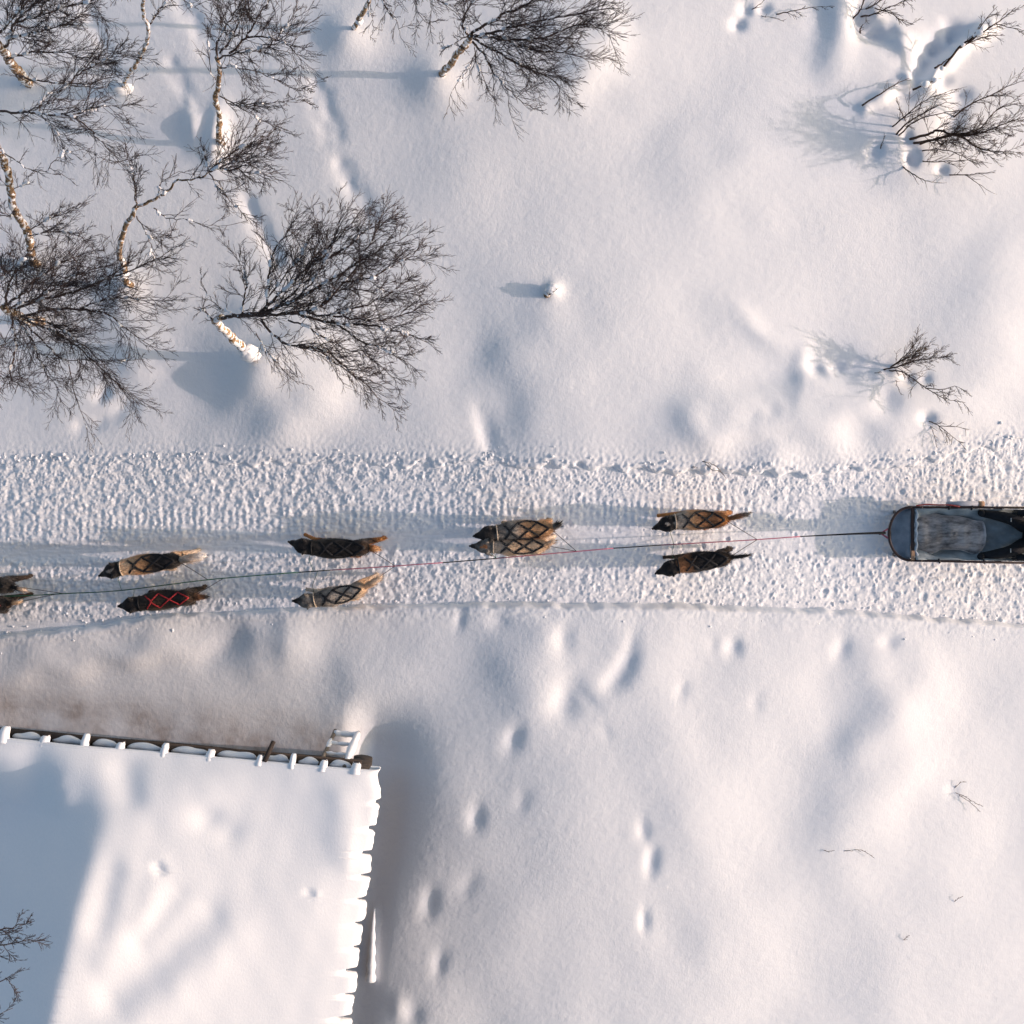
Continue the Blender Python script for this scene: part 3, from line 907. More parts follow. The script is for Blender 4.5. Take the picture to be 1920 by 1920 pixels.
# big fan-shaped birch on the mound
tree("birch_tree", "big bare birch whose fan shaped crown leans right from a snow plastered trunk", GB, 3,
     [(466, 666, .42), (447, 645, .75), (422, 620, 1.2), (404, 603, 1.65), (415, 594, 1.95)], 0.105, 0.055, [
        ([(404, 603, 1.6), (392, 590, 1.8), (380, 579, 1.95), (410, 575, 2.1)], 0.018, {"L": .2, "lv": 2}),
        ([(412, 596, 1.9), (440, 592, 2.1), (490, 592, 2.25), (560, 588, 2.4), (620, 590, 2.5), (690, 570, 2.6), (770, 525, 2.7)], 0.040),
        ([(440, 592, 2.1), (485, 585, 2.25), (530, 545, 2.4), (590, 490, 2.6), (640, 440, 2.75), (685, 385, 2.9)], 0.034),
        ([(485, 588, 2.2), (560, 560, 2.45), (630, 520, 2.7), (690, 480, 2.85), (765, 440, 3.0)], 0.034),
        ([(530, 590, 2.3), (600, 575, 2.5), (660, 510, 2.8), (705, 430, 3.0), (725, 385, 3.0)], 0.026),
        ([(560, 588, 2.4), (610, 605, 2.4), (690, 610, 2.5), (760, 625, 2.5), (800, 640, 2.5)], 0.030),
        ([(490, 600, 2.1), (530, 640, 2.2), (590, 655, 2.3), (640, 690, 2.2), (700, 715, 2.1)], 0.026),
        ([(560, 650, 2.2), (610, 660, 2.2), (660, 700, 2.1), (700, 735, 2.0), (740, 770, 1.9)], 0.024, {"L": .42}),
        ([(500, 580, 2.3), (505, 520, 2.5), (515, 470, 2.6), (545, 425, 2.7), (560, 400, 2.7)], 0.024, {"sweep": (0.5, 0.6, 0)}),
        ([(455, 588, 2.1), (458, 555, 2.2), (465, 530, 2.35), (455, 500, 2.5), (440, 480, 2.5)], 0.020, {"sweep": (-.2, 1, 0), "L": .42}),
        ([(500, 590, 2.2), (560, 540, 2.4), (590, 470, 2.6), (605, 410, 2.7)], 0.02, {"sweep": (0.3, 0.8, 0)}),
        ([(620, 590, 2.5), (680, 600, 2.5), (745, 595, 2.5), (800, 570, 2.6)], 0.022),
        ([(620, 600, 2.4), (680, 640, 2.4), (730, 660, 2.4), (770, 685, 2.3)], 0.022),
        ([(440, 590, 2.05), (410, 575, 2.1), (385, 545, 2.2), (375, 510, 2.2)], 0.012, {"sweep": (-.6, .6, 0), "L": .3, "lv": 2, "sp": .16}),
        ([(480, 625, 1.9), (500, 660, 1.9), (520, 680, 1.9), (560, 720, 1.8)], 0.012, {"sweep": (.2, -.6, 0), "L": .4, "lv": 2}),
        ([(640, 530, 2.65), (700, 520, 2.75), (760, 485, 2.85), (800, 480, 2.9)], 0.018),
        ([(600, 575, 2.5), (640, 545, 2.6), (700, 545, 2.7), (780, 550, 2.7)], 0.018),
        ([(590, 490, 2.6), (640, 470, 2.7), (690, 430, 2.8), (745, 405, 2.9)], 0.018),
        ([(560, 560, 2.45), (600, 510, 2.6), (625, 450, 2.7), (640, 400, 2.8)], 0.018),
        ([(540, 600, 2.3), (590, 620, 2.35), (640, 650, 2.3), (690, 670, 2.3), (740, 710, 2.2)], 0.018),
        ([(500, 560, 2.35), (540, 510, 2.5), (570, 470, 2.6), (580, 430, 2.6)], 0.016),
     ], bark=M_BARK_SNOWY, clumps=90, spacing=0.066, L1=0.50)
# snow cap at the foot of that trunk
# birch at the top with the long trunk shadow
tree("birch_tree", "leaning birch at top centre casting a long thin trunk shadow", GB, 7,
     [(829, 138, .1), (845, 118, .45), (862, 95, .85), (876, 80, 1.15), (884, 66, 1.4)], 0.075, 0.05, [
        ([(884, 68, 1.4), (920, 62, 1.6), (980, 45, 1.9), (1060, 30, 2.2), (1140, 15, 2.4)], 0.032),
        ([(890, 66, 1.4), (950, 75, 1.6), (1020, 70, 1.8), (1090, 45, 2.0), (1150, 60, 2.1)], 0.028),
        ([(884, 70, 1.35), (930, 95, 1.5), (980, 125, 1.6), (1040, 150, 1.7), (1050, 180, 1.7)], 0.026),
        ([(886, 78, 1.3), (905, 100, 1.4), (930, 140, 1.45), (965, 180, 1.5), (1000, 205, 1.5)], 0.024, {"sp": .1}),
        ([(884, 62, 1.4), (930, 35, 1.7), (990, 5, 2.1), (1050, -30, 2.5), (1100, -60, 2.8)], 0.032),
        ([(878, 65, 1.4), (866, 45, 1.6), (880, 15, 1.9), (900, -20, 2.3), (930, -80, 2.8)], 0.026),
        ([(880, 66, 1.4), (850, 82, 1.4), (838, 90, 1.35), (825, 75, 1.35)], 0.012, {"lv": 2, "L": .2}),
        ([(886, 108, 1.1), (870, 140, 1.0), (847, 172, 1.0), (838, 215, .9)], 0.010, {"lv": 2, "L": .3, "sp": .2, "sweep": (-.1, -.3, 0)}),
        ([(920, 62, 1.6), (990, 90, 1.7), (1060, 100, 1.8), (1100, 110, 1.8)], 0.024),
        ([(890, 85, 1.25), (895, 120, 1.3), (915, 165, 1.3), (925, 185, 1.3)], 0.01, {"lv": 2, "L": .25}),
     ], clumps=30, spacing=0.056, L1=0.62, bark=M_BARK)
# its thin neighbour to the left
tree("birch_tree", "thin birch cut by the top edge with a bare drooping branch", GB, 9,
     [(663, 52, .1), (676, 30, .4), (690, 5, .8), (700, -40, 1.5), (715, -90, 2.1)], 0.055, 0.035, [
        ([(702, -40, 1.5), (722, 15, 1.5), (742, 40, 1.4), (752, 72, 1.3)], 0.016, {"sweep": (.3, -.6, 0), "L": .42, "sp": .13}),
        ([(712, -80, 2.0), (770, -20, 2.0), (785, 25, 1.9), (815, 55, 1.8)], 0.016, {"sweep": (.4, -.5, 0), "L": .42, "sp": .13}),
        ([(712, -80, 2.0), (790, -30, 2.1), (830, 5, 2.1), (860, 10, 2.1)], 0.018, {"L": .5}),
        ([(700, -40, 1.5), (690, 10, 1.4), (700, 45, 1.3), (695, 75, 1.2)], 0.012, {"sweep": (0, -.6, 0), "L": .3, "lv": 2, "sp": .16}),
        ([(715, -90, 2.1), (760, -140, 2.6), (830, -160, 3.0)], 0.03, {}),
     ], clumps=8, spacing=0.1, L1=0.5)
# upright birch left of it
tree("birch_tree", "upright speckled birch with its crown spilling right of a straight stem", GB, 11,
     [(411, 262, .2), (411, 220, .55), (405, 190, .95), (408, 160, 1.3), (411, 135, 1.6), (406, 108, 1.9)], 0.062, 0.035, [
        ([(406, 108, 1.9), (410, 72, 2.2), (440, 25, 2.6), (470, -20, 3.0)], 0.024, {"sweep": (.3, .5, 0)}),
        ([(404, 150, 1.5), (394, 130, 1.7), (392, 90, 1.9), (391, 60, 2.1), (400, 20, 2.4)], 0.010, {"lv": 2, "L": .3, "sp": .16, "sweep": (-.1, .6, 0)}),
        ([(408, 112, 1.9), (440, 100, 2.1), (500, 92, 2.3), (545, 95, 2.4)], 0.02),
        ([(430, 100, 2.0), (462, 70, 2.2), (480, 35, 2.5), (505, 0, 2.8), (530, -40, 3.1)], 0.024, {"sweep": (.4, .5, 0)}),
        ([(462, 70, 2.2), (500, 70, 2.3), (540, 85, 2.4), (565, 115, 2.4)], 0.02),
        ([(410, 128, 1.7), (440, 125, 1.8), (500, 142, 1.8), (550, 165, 1.8), (580, 168, 1.8)], 0.014, {"sp": .1, "L": .4}),
        ([(412, 180, 1.1), (440, 197, 1.2), (500, 196, 1.3), (550, 186, 1.4), (585, 195, 1.4)], 0.014, {"sp": .1, "L": .35}),
        ([(420, 183, 1.1), (455, 205, 1.2), (490, 225, 1.2), (530, 245, 1.2)], 0.012, {"sp": .1, "L": .4}),
        ([(412, 100, 1.95), (440, 60, 2.2), (455, 20, 2.6), (470, -30, 3.0)], 0.02, {"sweep": (.2, .6, 0)}),
        ([(500, 90, 2.3), (530, 60, 2.5), (555, 30, 2.6)], 0.014),
     ], clumps=26, spacing=0.075, L1=0.5)
# crooked birch
tree("birch_tree", "crooked birch forking low, its bushy right limb like a brush", GB, 13,
     [(237, 530, .2), (231, 495, .45), (224, 472, .75), (229, 440, 1.05), (243, 412, 1.35), (256, 388, 1.6)], 0.066, 0.04, [
        ([(256, 390, 1.6), (254, 365, 1.8), (250, 330, 2.0), (243, 305, 2.2), (234, 292, 2.3)], 0.018, {"sweep": (-.3, .7, 0), "L": .36}),
        ([(257, 388, 1.6), (285, 375, 1.7), (318, 357, 1.85), (335, 338, 2.0), (375, 334, 2.1), (392, 322, 2.2), (410, 306, 2.3)], 0.032, {"t0": .62, "mat": M_BARK}),
        ([(392, 322, 2.2), (420, 310, 2.3), (460, 300, 2.4), (500, 290, 2.5)], 0.02, {"sp": .045}),
        ([(400, 318, 2.2), (440, 318, 2.3), (480, 325, 2.4), (505, 325, 2.4)], 0.018, {"sp": .045}),
        ([(400, 315, 2.25), (430, 290, 2.4), (470, 270, 2.5), (500, 262, 2.5)], 0.018, {"sp": .05}),
        ([(392, 325, 2.2), (415, 360, 2.2), (440, 385, 2.1), (465, 405, 2.1)], 0.014, {"sweep": (.4, -.6, 0), "L": .4}),
        ([(390, 322, 2.2), (385, 290, 2.3), (378, 272, 2.4)], 0.010, {"lv": 2, "L": .25, "sweep": (0, .6, 0)}),
        ([(288, 390, 1.6), (312, 408, 1.6), (345, 412, 1.7), (400, 424, 1.7), (455, 416, 1.7)], 0.012, {"lv": 2, "L": .3, "sp": .14}),
        ([(256, 405, 1.45), (275, 440, 1.4), (290, 445, 1.4), (330, 446, 1.4)], 0.013, {"L": .34, "sp": .1, "sweep": (.5, -.4, 0)}),
        ([(278, 445, 1.4), (285, 470, 1.35), (285, 500, 1.3)], 0.009, {"L": .35, "lv": 2, "sweep": (.3, -.5, 0)}),
        ([(300, 372, 1.75), (300, 345, 1.85), (320, 330, 1.95), (350, 320, 2.0)], 0.009, {"lv": 2, "L": .25}),
     ], clumps=30, spacing=0.08, L1=0.46, bark=M_BARK)
# thin crooked birch near top left
tree("birch_tree", "thin crooked birch rising from a round snow clump near the top left", GB, 15,
     [(228, 165, .1), (240, 142, .5), (255, 120, .9), (265, 98, 1.2), (275, 78, 1.5), (278, 55, 1.8), (270, 30, 2.1), (268, -10, 2.5), (280, -60, 3.0)], 0.045, 0.028, [
        ([(278, 52, 1.8), (290, 30, 2.0), (305, 12, 2.2), (340, -10, 2.4)], 0.018, {"lv": 2, "sp": .14, "L": .35}),
        ([(275, -40, 2.8), (320, -20, 3.0), (360, 10, 3.1), (400, 40, 3.1)], 0.016, {"lv": 2, "sp": .14, "L": .4}),
        ([(280, -60, 3.0), (240, -60, 3.2), (200, -30, 3.3)], 0.018, {"L": .5}),
     ], clumps=12, spacing=0.12, L1=0.4, bark=M_BARK_SNOWY)
# big birch at the left edge, top
tree("birch_tree", "large spreading birch in the top left corner with gold flecked bark", GB, 17,
     [(46, 150, .1), (36, 136, .45), (20, 118, .85), (8, 98, 1.3), (-6, 80, 1.8)], 0.105, 0.07, [
        ([(2, 95, 1.5), (20, 70, 1.8), (28, 42, 2.1), (60, 10, 2.5), (90, -20, 2.8)], 0.034, {"sweep": (.4, .5, 0)}),
        ([(12, 110, 1.2), (60, 98, 1.5), (110, 98, 1.7), (170, 108, 1.9), (240, 90, 2.1)], 0.024, {"sp": .08}),
        ([(30, 140, .6), (70, 152, .9), (120, 158, 1.1), (170, 164, 1.2), (200, 165, 1.2)], 0.022, {"sp": .09, "lv": 2, "L": .35}),
        ([(-20, 212, 1.9), (30, 210, 2.0), (70, 213, 2.1), (130, 217, 2.2), (168, 242, 2.2), (200, 275, 2.2), (225, 305, 2.2)], 0.026, {"sweep": (.6, -.2, 0), "sp": .08}),
        ([(-10, 85, 1.8), (-15, 140, 1.9), (-20, 212, 1.9)], 0.03, {"t0": .9}),
        ([(108, 175, 1.7), (150, 138, 1.9), (190, 115, 2.0), (240, 100, 2.1)], 0.02, {"sp": .07}),
        ([(70, 212, 2.1), (85, 180, 2.0), (108, 172, 1.9)], 0.014, {"sp": .12}),
        ([(130, 217, 2.2), (175, 205, 2.2), (220, 200, 2.2), (240, 225, 2.2)], 0.014, {"sp": .07}),
        ([(20, 70, 1.8), (70, 60, 2.1), (120, 45, 2.4), (160, 25, 2.5)], 0.022),
        ([(28, 42, 2.1), (90, 25, 2.4), (150, 5, 2.7), (190, 15, 2.8)], 0.022),
        ([(0, 60, 2.0), (40, 15, 2.4), (60, -30, 2.8)], 0.024, {"sweep": (.3, .6, 0)}),
        ([(70, 213, 2.1), (100, 240, 2.1), (130, 262, 2.0)], 0.014, {"sweep": (.5, -.5, 0)}),
     ], clumps=60, spacing=0.062, L1=0.62)
# leaning lichen-gold trunk at the left edge
tree("birch_tree", "bent birch at the left edge with a long golden lichen covered trunk", GB, 19,
     [(62, 492, .1), (56, 455, .4), (48, 425, .7), (28, 395, 1.0), (20, 355, 1.35), (12, 318, 1.7), (0, 285, 2.0), (-14, 250, 2.4)], 0.085, 0.06, [
        ([(-4, 276, 2.1), (30, 300, 2.2), (62, 320, 2.2), (85, 322, 2.2), (140, 336, 2.2)], 0.013, {"lv": 2, "sp": .2, "L": .28}),
        ([(85, 322, 2.2), (105, 300, 2.3), (125, 288, 2.3), (170, 278, 2.3)], 0.009, {"lv": 2, "sp": .2, "L": .25}),
        ([(52, 430, .8), (80, 418, 1.0), (110, 402, 1.1), (145, 398, 1.2)], 0.016, {"sp": .07, "L": .4}),
        ([(56, 442, .6), (100, 434, .9), (135, 436, 1.0), (165, 455, 1.1), (182, 478, 1.1)], 0.015, {"sp": .07, "L": .38}),
        ([(20, 360, 1.3), (45, 345, 1.5), (60, 325, 1.6)], 0.010, {"lv": 2, "L": .3, "sp": .12}),
        ([(40, 410, .9), (10, 400, 1.1), (-20, 395, 1.3)], 0.012, {"L": .35}),
     ], clumps=16, spacing=0.08, L1=0.4)
# huge dense crown at the left edge
tree("birch_tree", "dense dark birch crown at the left edge fanning low over the snow", GB, 21,
     [(70, 600, .1), (58, 602, .5), (44, 598, .95), (26, 588, 1.45), (8, 576, 1.95)], 0.10, 0.075, [
        ([(36, 594, 1.2), (90, 582, 1.5), (150, 580, 1.8), (200, 590, 2.0), (245, 622, 2.0), (292, 652, 2.0)], 0.032),
        ([(40, 598, 1.1), (80, 612, 1.3), (130, 640, 1.5), (190, 690, 1.6), (262, 762, 1.6)], 0.030, {"sweep": (.7, -.4, 0)}),
        ([(20, 585, 1.6), (80, 560, 1.9), (150, 545, 2.1), (210, 520, 2.2), (270, 495, 2.3), (320, 470, 2.3)], 0.030),
        ([(40, 600, 1.1), (70, 630, 1.3), (110, 668, 1.4), (128, 678, 1.4), (142, 740, 1.4), (165, 808, 1.3)], 0.022, {"sp": .16, "sweep": (.4, -.7, 0), "L": .45}),
        ([(128, 676, 1.4), (180, 675, 1.5), (230, 678, 1.5), (270, 674, 1.5)], 0.010, {"lv": 2, "sp": .2, "L": .25}),
        ([(20, 590, 1.5), (30, 650, 1.7), (20, 700, 1.8), (40, 730, 1.8)], 0.026, {"sweep": (.5, -.6, 0), "sp": .07}),
        ([(10, 576, 1.9), (50, 540, 2.2), (100, 500, 2.4), (150, 480, 2.5)], 0.030, {"sp": .05}),
        ([(8, 576, 1.95), (20, 530, 2.2), (40, 490, 2.5), (60, 470, 2.6)], 0.028, {"sp": .05, "sweep": (.8, .2, 0)}),
        ([(10, 578, 1.9), (70, 560, 2.1), (130, 520, 2.3), (190, 500, 2.4)], 0.026, {"sp": .05}),
        ([(30, 592, 1.3), (100, 610, 1.6), (160, 650, 1.8), (200, 690, 1.8)], 0.026),
        ([(30, 595, 1.3), (60, 640, 1.5), (80, 690, 1.6), (110, 730, 1.6)], 0.024, {"sweep": (.5, -.5, 0)}),
        ([(0, 575, 2.0), (-30, 620, 2.2), (-20, 680, 2.3), (10, 720, 2.3)], 0.026, {"sweep": (.5, -.5, 0), "sp": .06}),
        ([(150, 580, 1.8), (200, 560, 2.0), (250, 560, 2.1), (310, 565, 2.1)], 0.018),
        ([(-10, 570, 2.0), (-10, 540, 2.2), (20, 510, 2.4), (70, 505, 2.5)], 0.026, {"sp": .05}),
     ], clumps=60, spacing=0.062, L1=0.62)
# crown reaching over the roof from beyond the left edge
tp0 = W(-330, 1640, 0)
tree("birch_tree", "bare twigs of an unseen birch reaching over the shaded roof slope", GB, 23,
     [(-250, 1560, .0), (-300, 1600, 1.6), (-330, 1640, 3.2), (-300, 1700, 4.2)], 0.09, 0.06, [
        ([(-320, 1660, 3.6), (-200, 1720, 4.2), (-80, 1745, 4.5), (0, 1745, 4.6), (55, 1728, 4.7)], 0.028, {"t0": .6, "L": .36}),
        ([(-300, 1700, 4.0), (-150, 1770, 4.4), (-40, 1775, 4.6), (35, 1765, 4.7), (66, 1764, 4.7)], 0.022, {"t0": .6, "L": .34}),
        ([(-300, 1700, 4.0), (-180, 1800, 4.4), (-60, 1840, 4.5), (10, 1838, 4.6), (28, 1850, 4.6)], 0.022, {"t0": .6, "L": .34}),
        ([(-300, 1700, 4.0), (-180, 1860, 4.3), (-50, 1920, 4.5), (24, 1890, 4.5)], 0.022, {"t0": .6, "L": .3}),
     ], clumps=4, spacing=0.1, L1=0.36)

# ---- shrubs
def shrub(name, label, seed, base, stems, L=0.35, sp=0.09, levels=2, thin=1.0, sweep=(1, 0, 0), sw=0.03, group="willow shrubs poking through the snow", clumps=0, cat="shrub", spread=1.0):
    rng = random.Random(seed)
    b = onground(*base)
    root = thing(name, b, label, cat, group)
    tw = MB(b); sn = MB(b)
    for st in stems:
        pts, ra = st[0], st[1]
        kw = st[2] if len(st) > 2 else {}
        P = []
        for i, p in enumerate(pts):
            q = onground(p[0], p[1])
            P.append(W(p[0], p[1], q.z + p[2]))
        P = catmull(P, 5)
        for p in P[1:-1]: p += rand_dir(rng) * 0.006
        k = len(P)
        m = MB(b)
        m.tube(P, [max(0.003, ra * (1 - 0.75 * j / (k - 1))) for j in range(k)], 5)
        m.build("stem", M_SHRUB, root)
        twigs(tw, P, ra, rng, kw.get("sp", sp), kw.get("L", L), Vector(kw.get("sweep", sweep)), sw, kw.get("lv", levels), spread, kw.get("t0", .2), thin)
        for _ in range(kw.get("snow", 0)):
            q = rng.uniform(0, 0.9) * (k - 1); i = int(q)
            p = P[i].lerp(P[i + 1], q - i)
            r = rng.uniform(0.02, 0.04)
            sn.blob(p + Vector((0, 0, r * .4)), (r * 1.5, r * 1.2, r), rng, 7, 5)
    if tw.v: tag(tw.build("twigs", M_SHRUB, root), kind="stuff")
    if sn.v: tag(sn.build("clinging_snow", M_CLUMP, root), kind="stuff")
    return root

shrub("willow_shrub", "widest dark shrub at upper right casting a fan of branch shadows", 31, (1690, 262), [
    ([(1668, 242, -.05), (1700, 215, .25), (1735, 188, .45), (1775, 174, .55)], .011),
    ([(1678, 255, -.05), (1700, 232, .25), (1745, 205, .5), (1775, 190, .6)], .013, {"L": .25}),
    ([(1682, 258, -.05), (1715, 228, .3), (1765, 212, .5), (1810, 205, .6)], .011),
    ([(1700, 262, -.05), (1740, 252, .25), (1760, 244, .35), (1790, 254, .45), (1835, 250, .6), (1885, 232, .8), (1912, 222, .9)], .019, {"sp": .045, "L": .42, "lv": 3}),
    ([(1705, 270, -.05), (1750, 262, .25), (1795, 254, .45), (1830, 275, .5), (1862, 284, .6), (1896, 284, .7)], .017, {"sp": .05, "L": .4, "lv": 3}),
    ([(1715, 275, -.05), (1770, 255, .3), (1830, 245, .6), (1870, 205, .8), (1905, 195, .9)], .013, {"sp": .05, "L": .38}),
    ([(1720, 300, -.05), (1745, 303, .1), (1790, 302, .3), (1835, 299, .4)], .009),
    ([(1720, 285, -.05), (1760, 280, .2), (1800, 290, .35), (1835, 315, .4)], .009),
    ([(1688, 310, -.03), (1715, 328, .12), (1740, 340, .2), (1766, 343, .25)], .009, {"lv": 1, "L": .2}),
    ([(1768, 328, -.03), (1812, 328, .12), (1835, 325, .2), (1866, 324, .3)], .009, {"lv": 1, "L": .25}),
    ([(1812, 328, .1), (1835, 345, .2), (1855, 358, .25)], .006, {"lv": 1, "L": .2, "sp": .2}),
    ([(1650, 280, -.02), (1655, 265, .08), (1660, 254, .12)], .008, {"lv": 1, "L": .1}),
    ([(1700, 230, -.03), (1690, 210, .1), (1685, 195, .2)], .008, {"lv": 2, "L": .15, "sweep": (0, 1, 0)}),
    ([(1785, 222, -.03), (1820, 195, .2), (1858, 178, .3), (1890, 162, .45), (1922, 150, .55)], .012, {"L": .3, "sp": .08}),
    ([(1850, 180, .2), (1880, 180, .3), (1912, 181, .4)], .008, {"lv": 2, "L": .2}),
], clumps=4)
shrub("birch_sapling", "slender sapling bowed flat under snow in the upper right corner", 33, (1728, 165), [
    ([(1616, 198, .02), (1650, 176, .10), (1680, 157, .10), (1705, 147, .03)], .012, {"L": .16, "lv": 1, "t0": .4}),
    ([(1712, 168, .05), (1740, 156, .10), (1765, 147, .08)], .015, {"L": .05, "sp": .5, "lv": 1, "snow": 2}),
    ([(1752, 128, .14), (1768, 118, .16), (1780, 108, .16)], .014, {"L": .05, "sp": .5, "lv": 1}),
    ([(1765, 130, .10), (1800, 88, .26), (1825, 70, .36), (1850, 55, .48), (1880, 35, .6), (1905, 14, .72)], .017, {"snow": 4, "L": .26, "t0": .3}),
    ([(1800, 90, .2), (1840, 62, .4), (1865, 46, .5), (1888, 50, .6), (1925, 58, .7)], .011, {"L": .24, "t0": .4}),
    ([(1820, 75, .25), (1845, 40, .45), (1870, 12, .6)], .009, {"L": .2, "t0": .3}),
    ([(1805, 85, .2), (1850, 68, .3), (1880, 66, .4)], .008, {"L": .2, "t0": .2}),
], group="willow shrubs poking through the snow")
shrub("willow_shrub", "twiggy shrub above a dark snow pit at the top right edge", 35, (1610, 30), [
    ([(1598, 36, -.03), (1612, 20, .12), (1622, -5, .25), (1630, -30, .4)], .012, {"L": .2}),
    ([(1612, 32, -.03), (1640, 26, .14), (1668, 13, .25), (1702, -1, .4)], .012, {"L": .28}),
    ([(1620, 20, -.03), (1650, 2, .2), (1680, -10, .35), (1705, 8, .4)], .010, {"L": .28}),
    ([(1640, 15, .05), (1670, 25, .2), (1690, 38, .25), (1714, 46, .3)], .008, {"L": .2}),
    ([(1613, 64, -.02), (1614, 52, .06), (1618, 45, .1)], .012, {"lv": 1, "L": .06}),
])
shrub("willow_shrub", "thin lone twig lying across snow at the top edge", 37, (1455, 27), [
    ([(1453, 27, -.01), (1490, 20, .08), (1525, 13, .12), (1565, 12, .15)], .008, {"L": .14, "sp": .14}),
    ([(1408, 20, -.01), (1425, 8, .06), (1440, -5, .1)], .006, {"L": .1, "lv": 1}),
    ([(1425, 30, -.01), (1448, 33, .04), (1470, 40, .06)], .004, {"L": .1, "lv": 1}),
])
shrub("willow_shrub", "bushy little shrub on the mound right of the snow trough", 39, (1660, 690), [
    ([(1652, 694, -.04), (1680, 688, .12), (1705, 680, .25), (1740, 672, .4), (1775, 670, .5)], .011, {"sp": .035, "L": .32, "lv": 3}),
    ([(1668, 690, -.04), (1695, 668, .2), (1715, 645, .35), (1722, 630, .45)], .009, {"sp": .05, "L": .26, "sweep": (.5, .7, 0)}),
    ([(1664, 692, -.04), (1700, 672, .2), (1740, 655, .4)], .009, {"sp": .04, "L": .28}),
    ([(1660, 695, -.04), (1690, 697, .1), (1712, 710, .18), (1745, 733, .25), (1775, 748, .35), (1810, 755, .4)], .010, {"sp": .07, "L": .28}),
    ([(1735, 728, .2), (1765, 730, .3), (1790, 724, .35), (1812, 735, .4)], .007, {"L": .2}),
    ([(1655, 696, -.02), (1640, 700, .05)], .006, {"lv": 1, "L": .08}),
    ([(1680, 710, -.02), (1682, 722, .06), (1690, 740, .1)], .004, {"lv": 1, "L": .1}),
])
shrub("willow_shrub", "small forked twig shrub beside the rough trail edge at right", 41, (1740, 788), [
    ([(1737, 787, -.02), (1762, 800, .08), (1785, 818, .12), (1806, 836, .16)], .007, {"L": .2, "sp": .1}),
    ([(1760, 799, .07), (1790, 800, .12), (1816, 806, .16)], .005, {"L": .16, "lv": 1}),
    ([(1742, 792, -.02), (1750, 812, .05), (1756, 838, .08)], .004, {"L": .12, "lv": 1}),
])
shrub("willow_shrub", "tiny curved sprig at the upper trail edge above a brown dog", 43, (1318, 866), [
    ([(1316, 865, -.01), (1335, 870, .05), (1350, 882, .07), (1360, 896, .06)], .005, {"L": .12, "lv": 1}),
    ([(1322, 868, 0), (1335, 880, .04), (1352, 884, .06)], .004, {"L": .08, "lv": 1}),
    ([(1296, 876, 0), (1308, 876, .03)], .003, {"L": .05, "lv": 1}),
])
shrub("grass_sprig", "thin double stalk poking from snow at lower right", 45, (1785, 1482), [
    ([(1788, 1484, -.02), (1805, 1492, .06), (1825, 1503, .09), (1842, 1512, .1)], .004, {"L": .06, "lv": 1}),
    ([(1790, 1486, -.02), (1815, 1502, .05), (1838, 1522, .08)], .004, {"L": .05, "lv": 1}),
    ([(1786, 1482, -.02), (1800, 1468, .05), (1812, 1466, .07)], .002, {"L": .05, "lv": 1}),
], group="sprigs in the lower right snow", cat="sprig")
shrub("grass_sprig", "faint short stalk arching over snow in the lower right middle", 47, (1605, 1594), [
    ([(1600, 1593, -.01), (1618, 1595, .05), (1638, 1608, .05)], .0038, {"L": .05, "lv": 1}),
    ([(1582, 1596, 0), (1600, 1595, .02)], .0026, {"L": .04, "lv": 1}),
], group="sprigs in the lower right snow", cat="sprig")
shrub("grass_sprig", "tiny stalk left of the arching stalk in lower right snow", 48, (1545, 1594), [
    ([(1543, 1593, -.01), (1552, 1596, .03), (1562, 1595, .04)], .003, {"L": .04, "lv": 1}),
], group="sprigs in the lower right snow", cat="sprig")
shrub("grass_sprig", "short pale sprig near the right edge low in the snow", 49, (1790, 1692), [
    ([(1788, 1692, -.01), (1795, 1686, .04), (1806, 1680, .06)], .003, {"L": .06, "lv": 1}),
], group="sprigs in the lower right snow", cat="sprig")
shrub("grass_sprig", "lowest tiny sprig poking from the lower right snow", 51, (1695, 1762), [
    ([(1692, 1764, -.01), (1698, 1758, .03), (1706, 1754, .05)], .003, {"L": .05, "lv": 1}),
], group="sprigs in the lower right snow", cat="sprig")

# snow-capped stump with a short shadow in the open
b = onground(1030, 548)
st = thing("tree_stump", b, "small stump under a round snow cap alone in open snow", "stump")
m = MB(b); m.tube([b + Vector((-.03, -.03, -.15)), b + Vector((-.03, -.03, .06))], [.045, .04], 9); m.build("stump_wood", M_BARK, st)
m = MB(b); rb = random.Random(4)
m.blob(b + Vector((0.03, 0.035, .05)), (.085, .075, .055), rb, 14, 9); m.build("snow_cap", M_CLUMP, st)
m = MB(b); m.tube([b + Vector((-.06, -.06, .02)), b + Vector((.01, -.04, .08)), b + Vector((.12, .04, .10))], [.008, .006, .003], 5); m.build("broken_twig", M_TWIG, st)
# snow clumps stuck to trunk feet
def foot_snow(px, py, z, r, label, sq=(1, 1, .8)):
    p = W(px, py, z + float(broad(px)))
    m = MB(p); m.blob(p, (r * sq[0], r * sq[1], r * sq[2]), random.Random(px), 14, 9)
    o = m.build("snow_clump", M_CLUMP)
    tag(o, label, "snow clump", "snow clumps on trunk feet")
foot_snow(467, 662, .52, .115, "long white snow clump on the big fan birch's trunk foot", (1.1, .95, 1.2))
foot_snow(226, 166, .14, .115, "round snow clump at the foot of the thin crooked birch", (1.3, .8, .8))
foot_snow(232, 508, .32, .07, "snow clump on the trunk foot of the low forking birch", (.9, 1.4, 1))
foot_snow(674, 40, .25, .05, "small snow clump on the trunk cut by the top edge", (1, 1, 1))

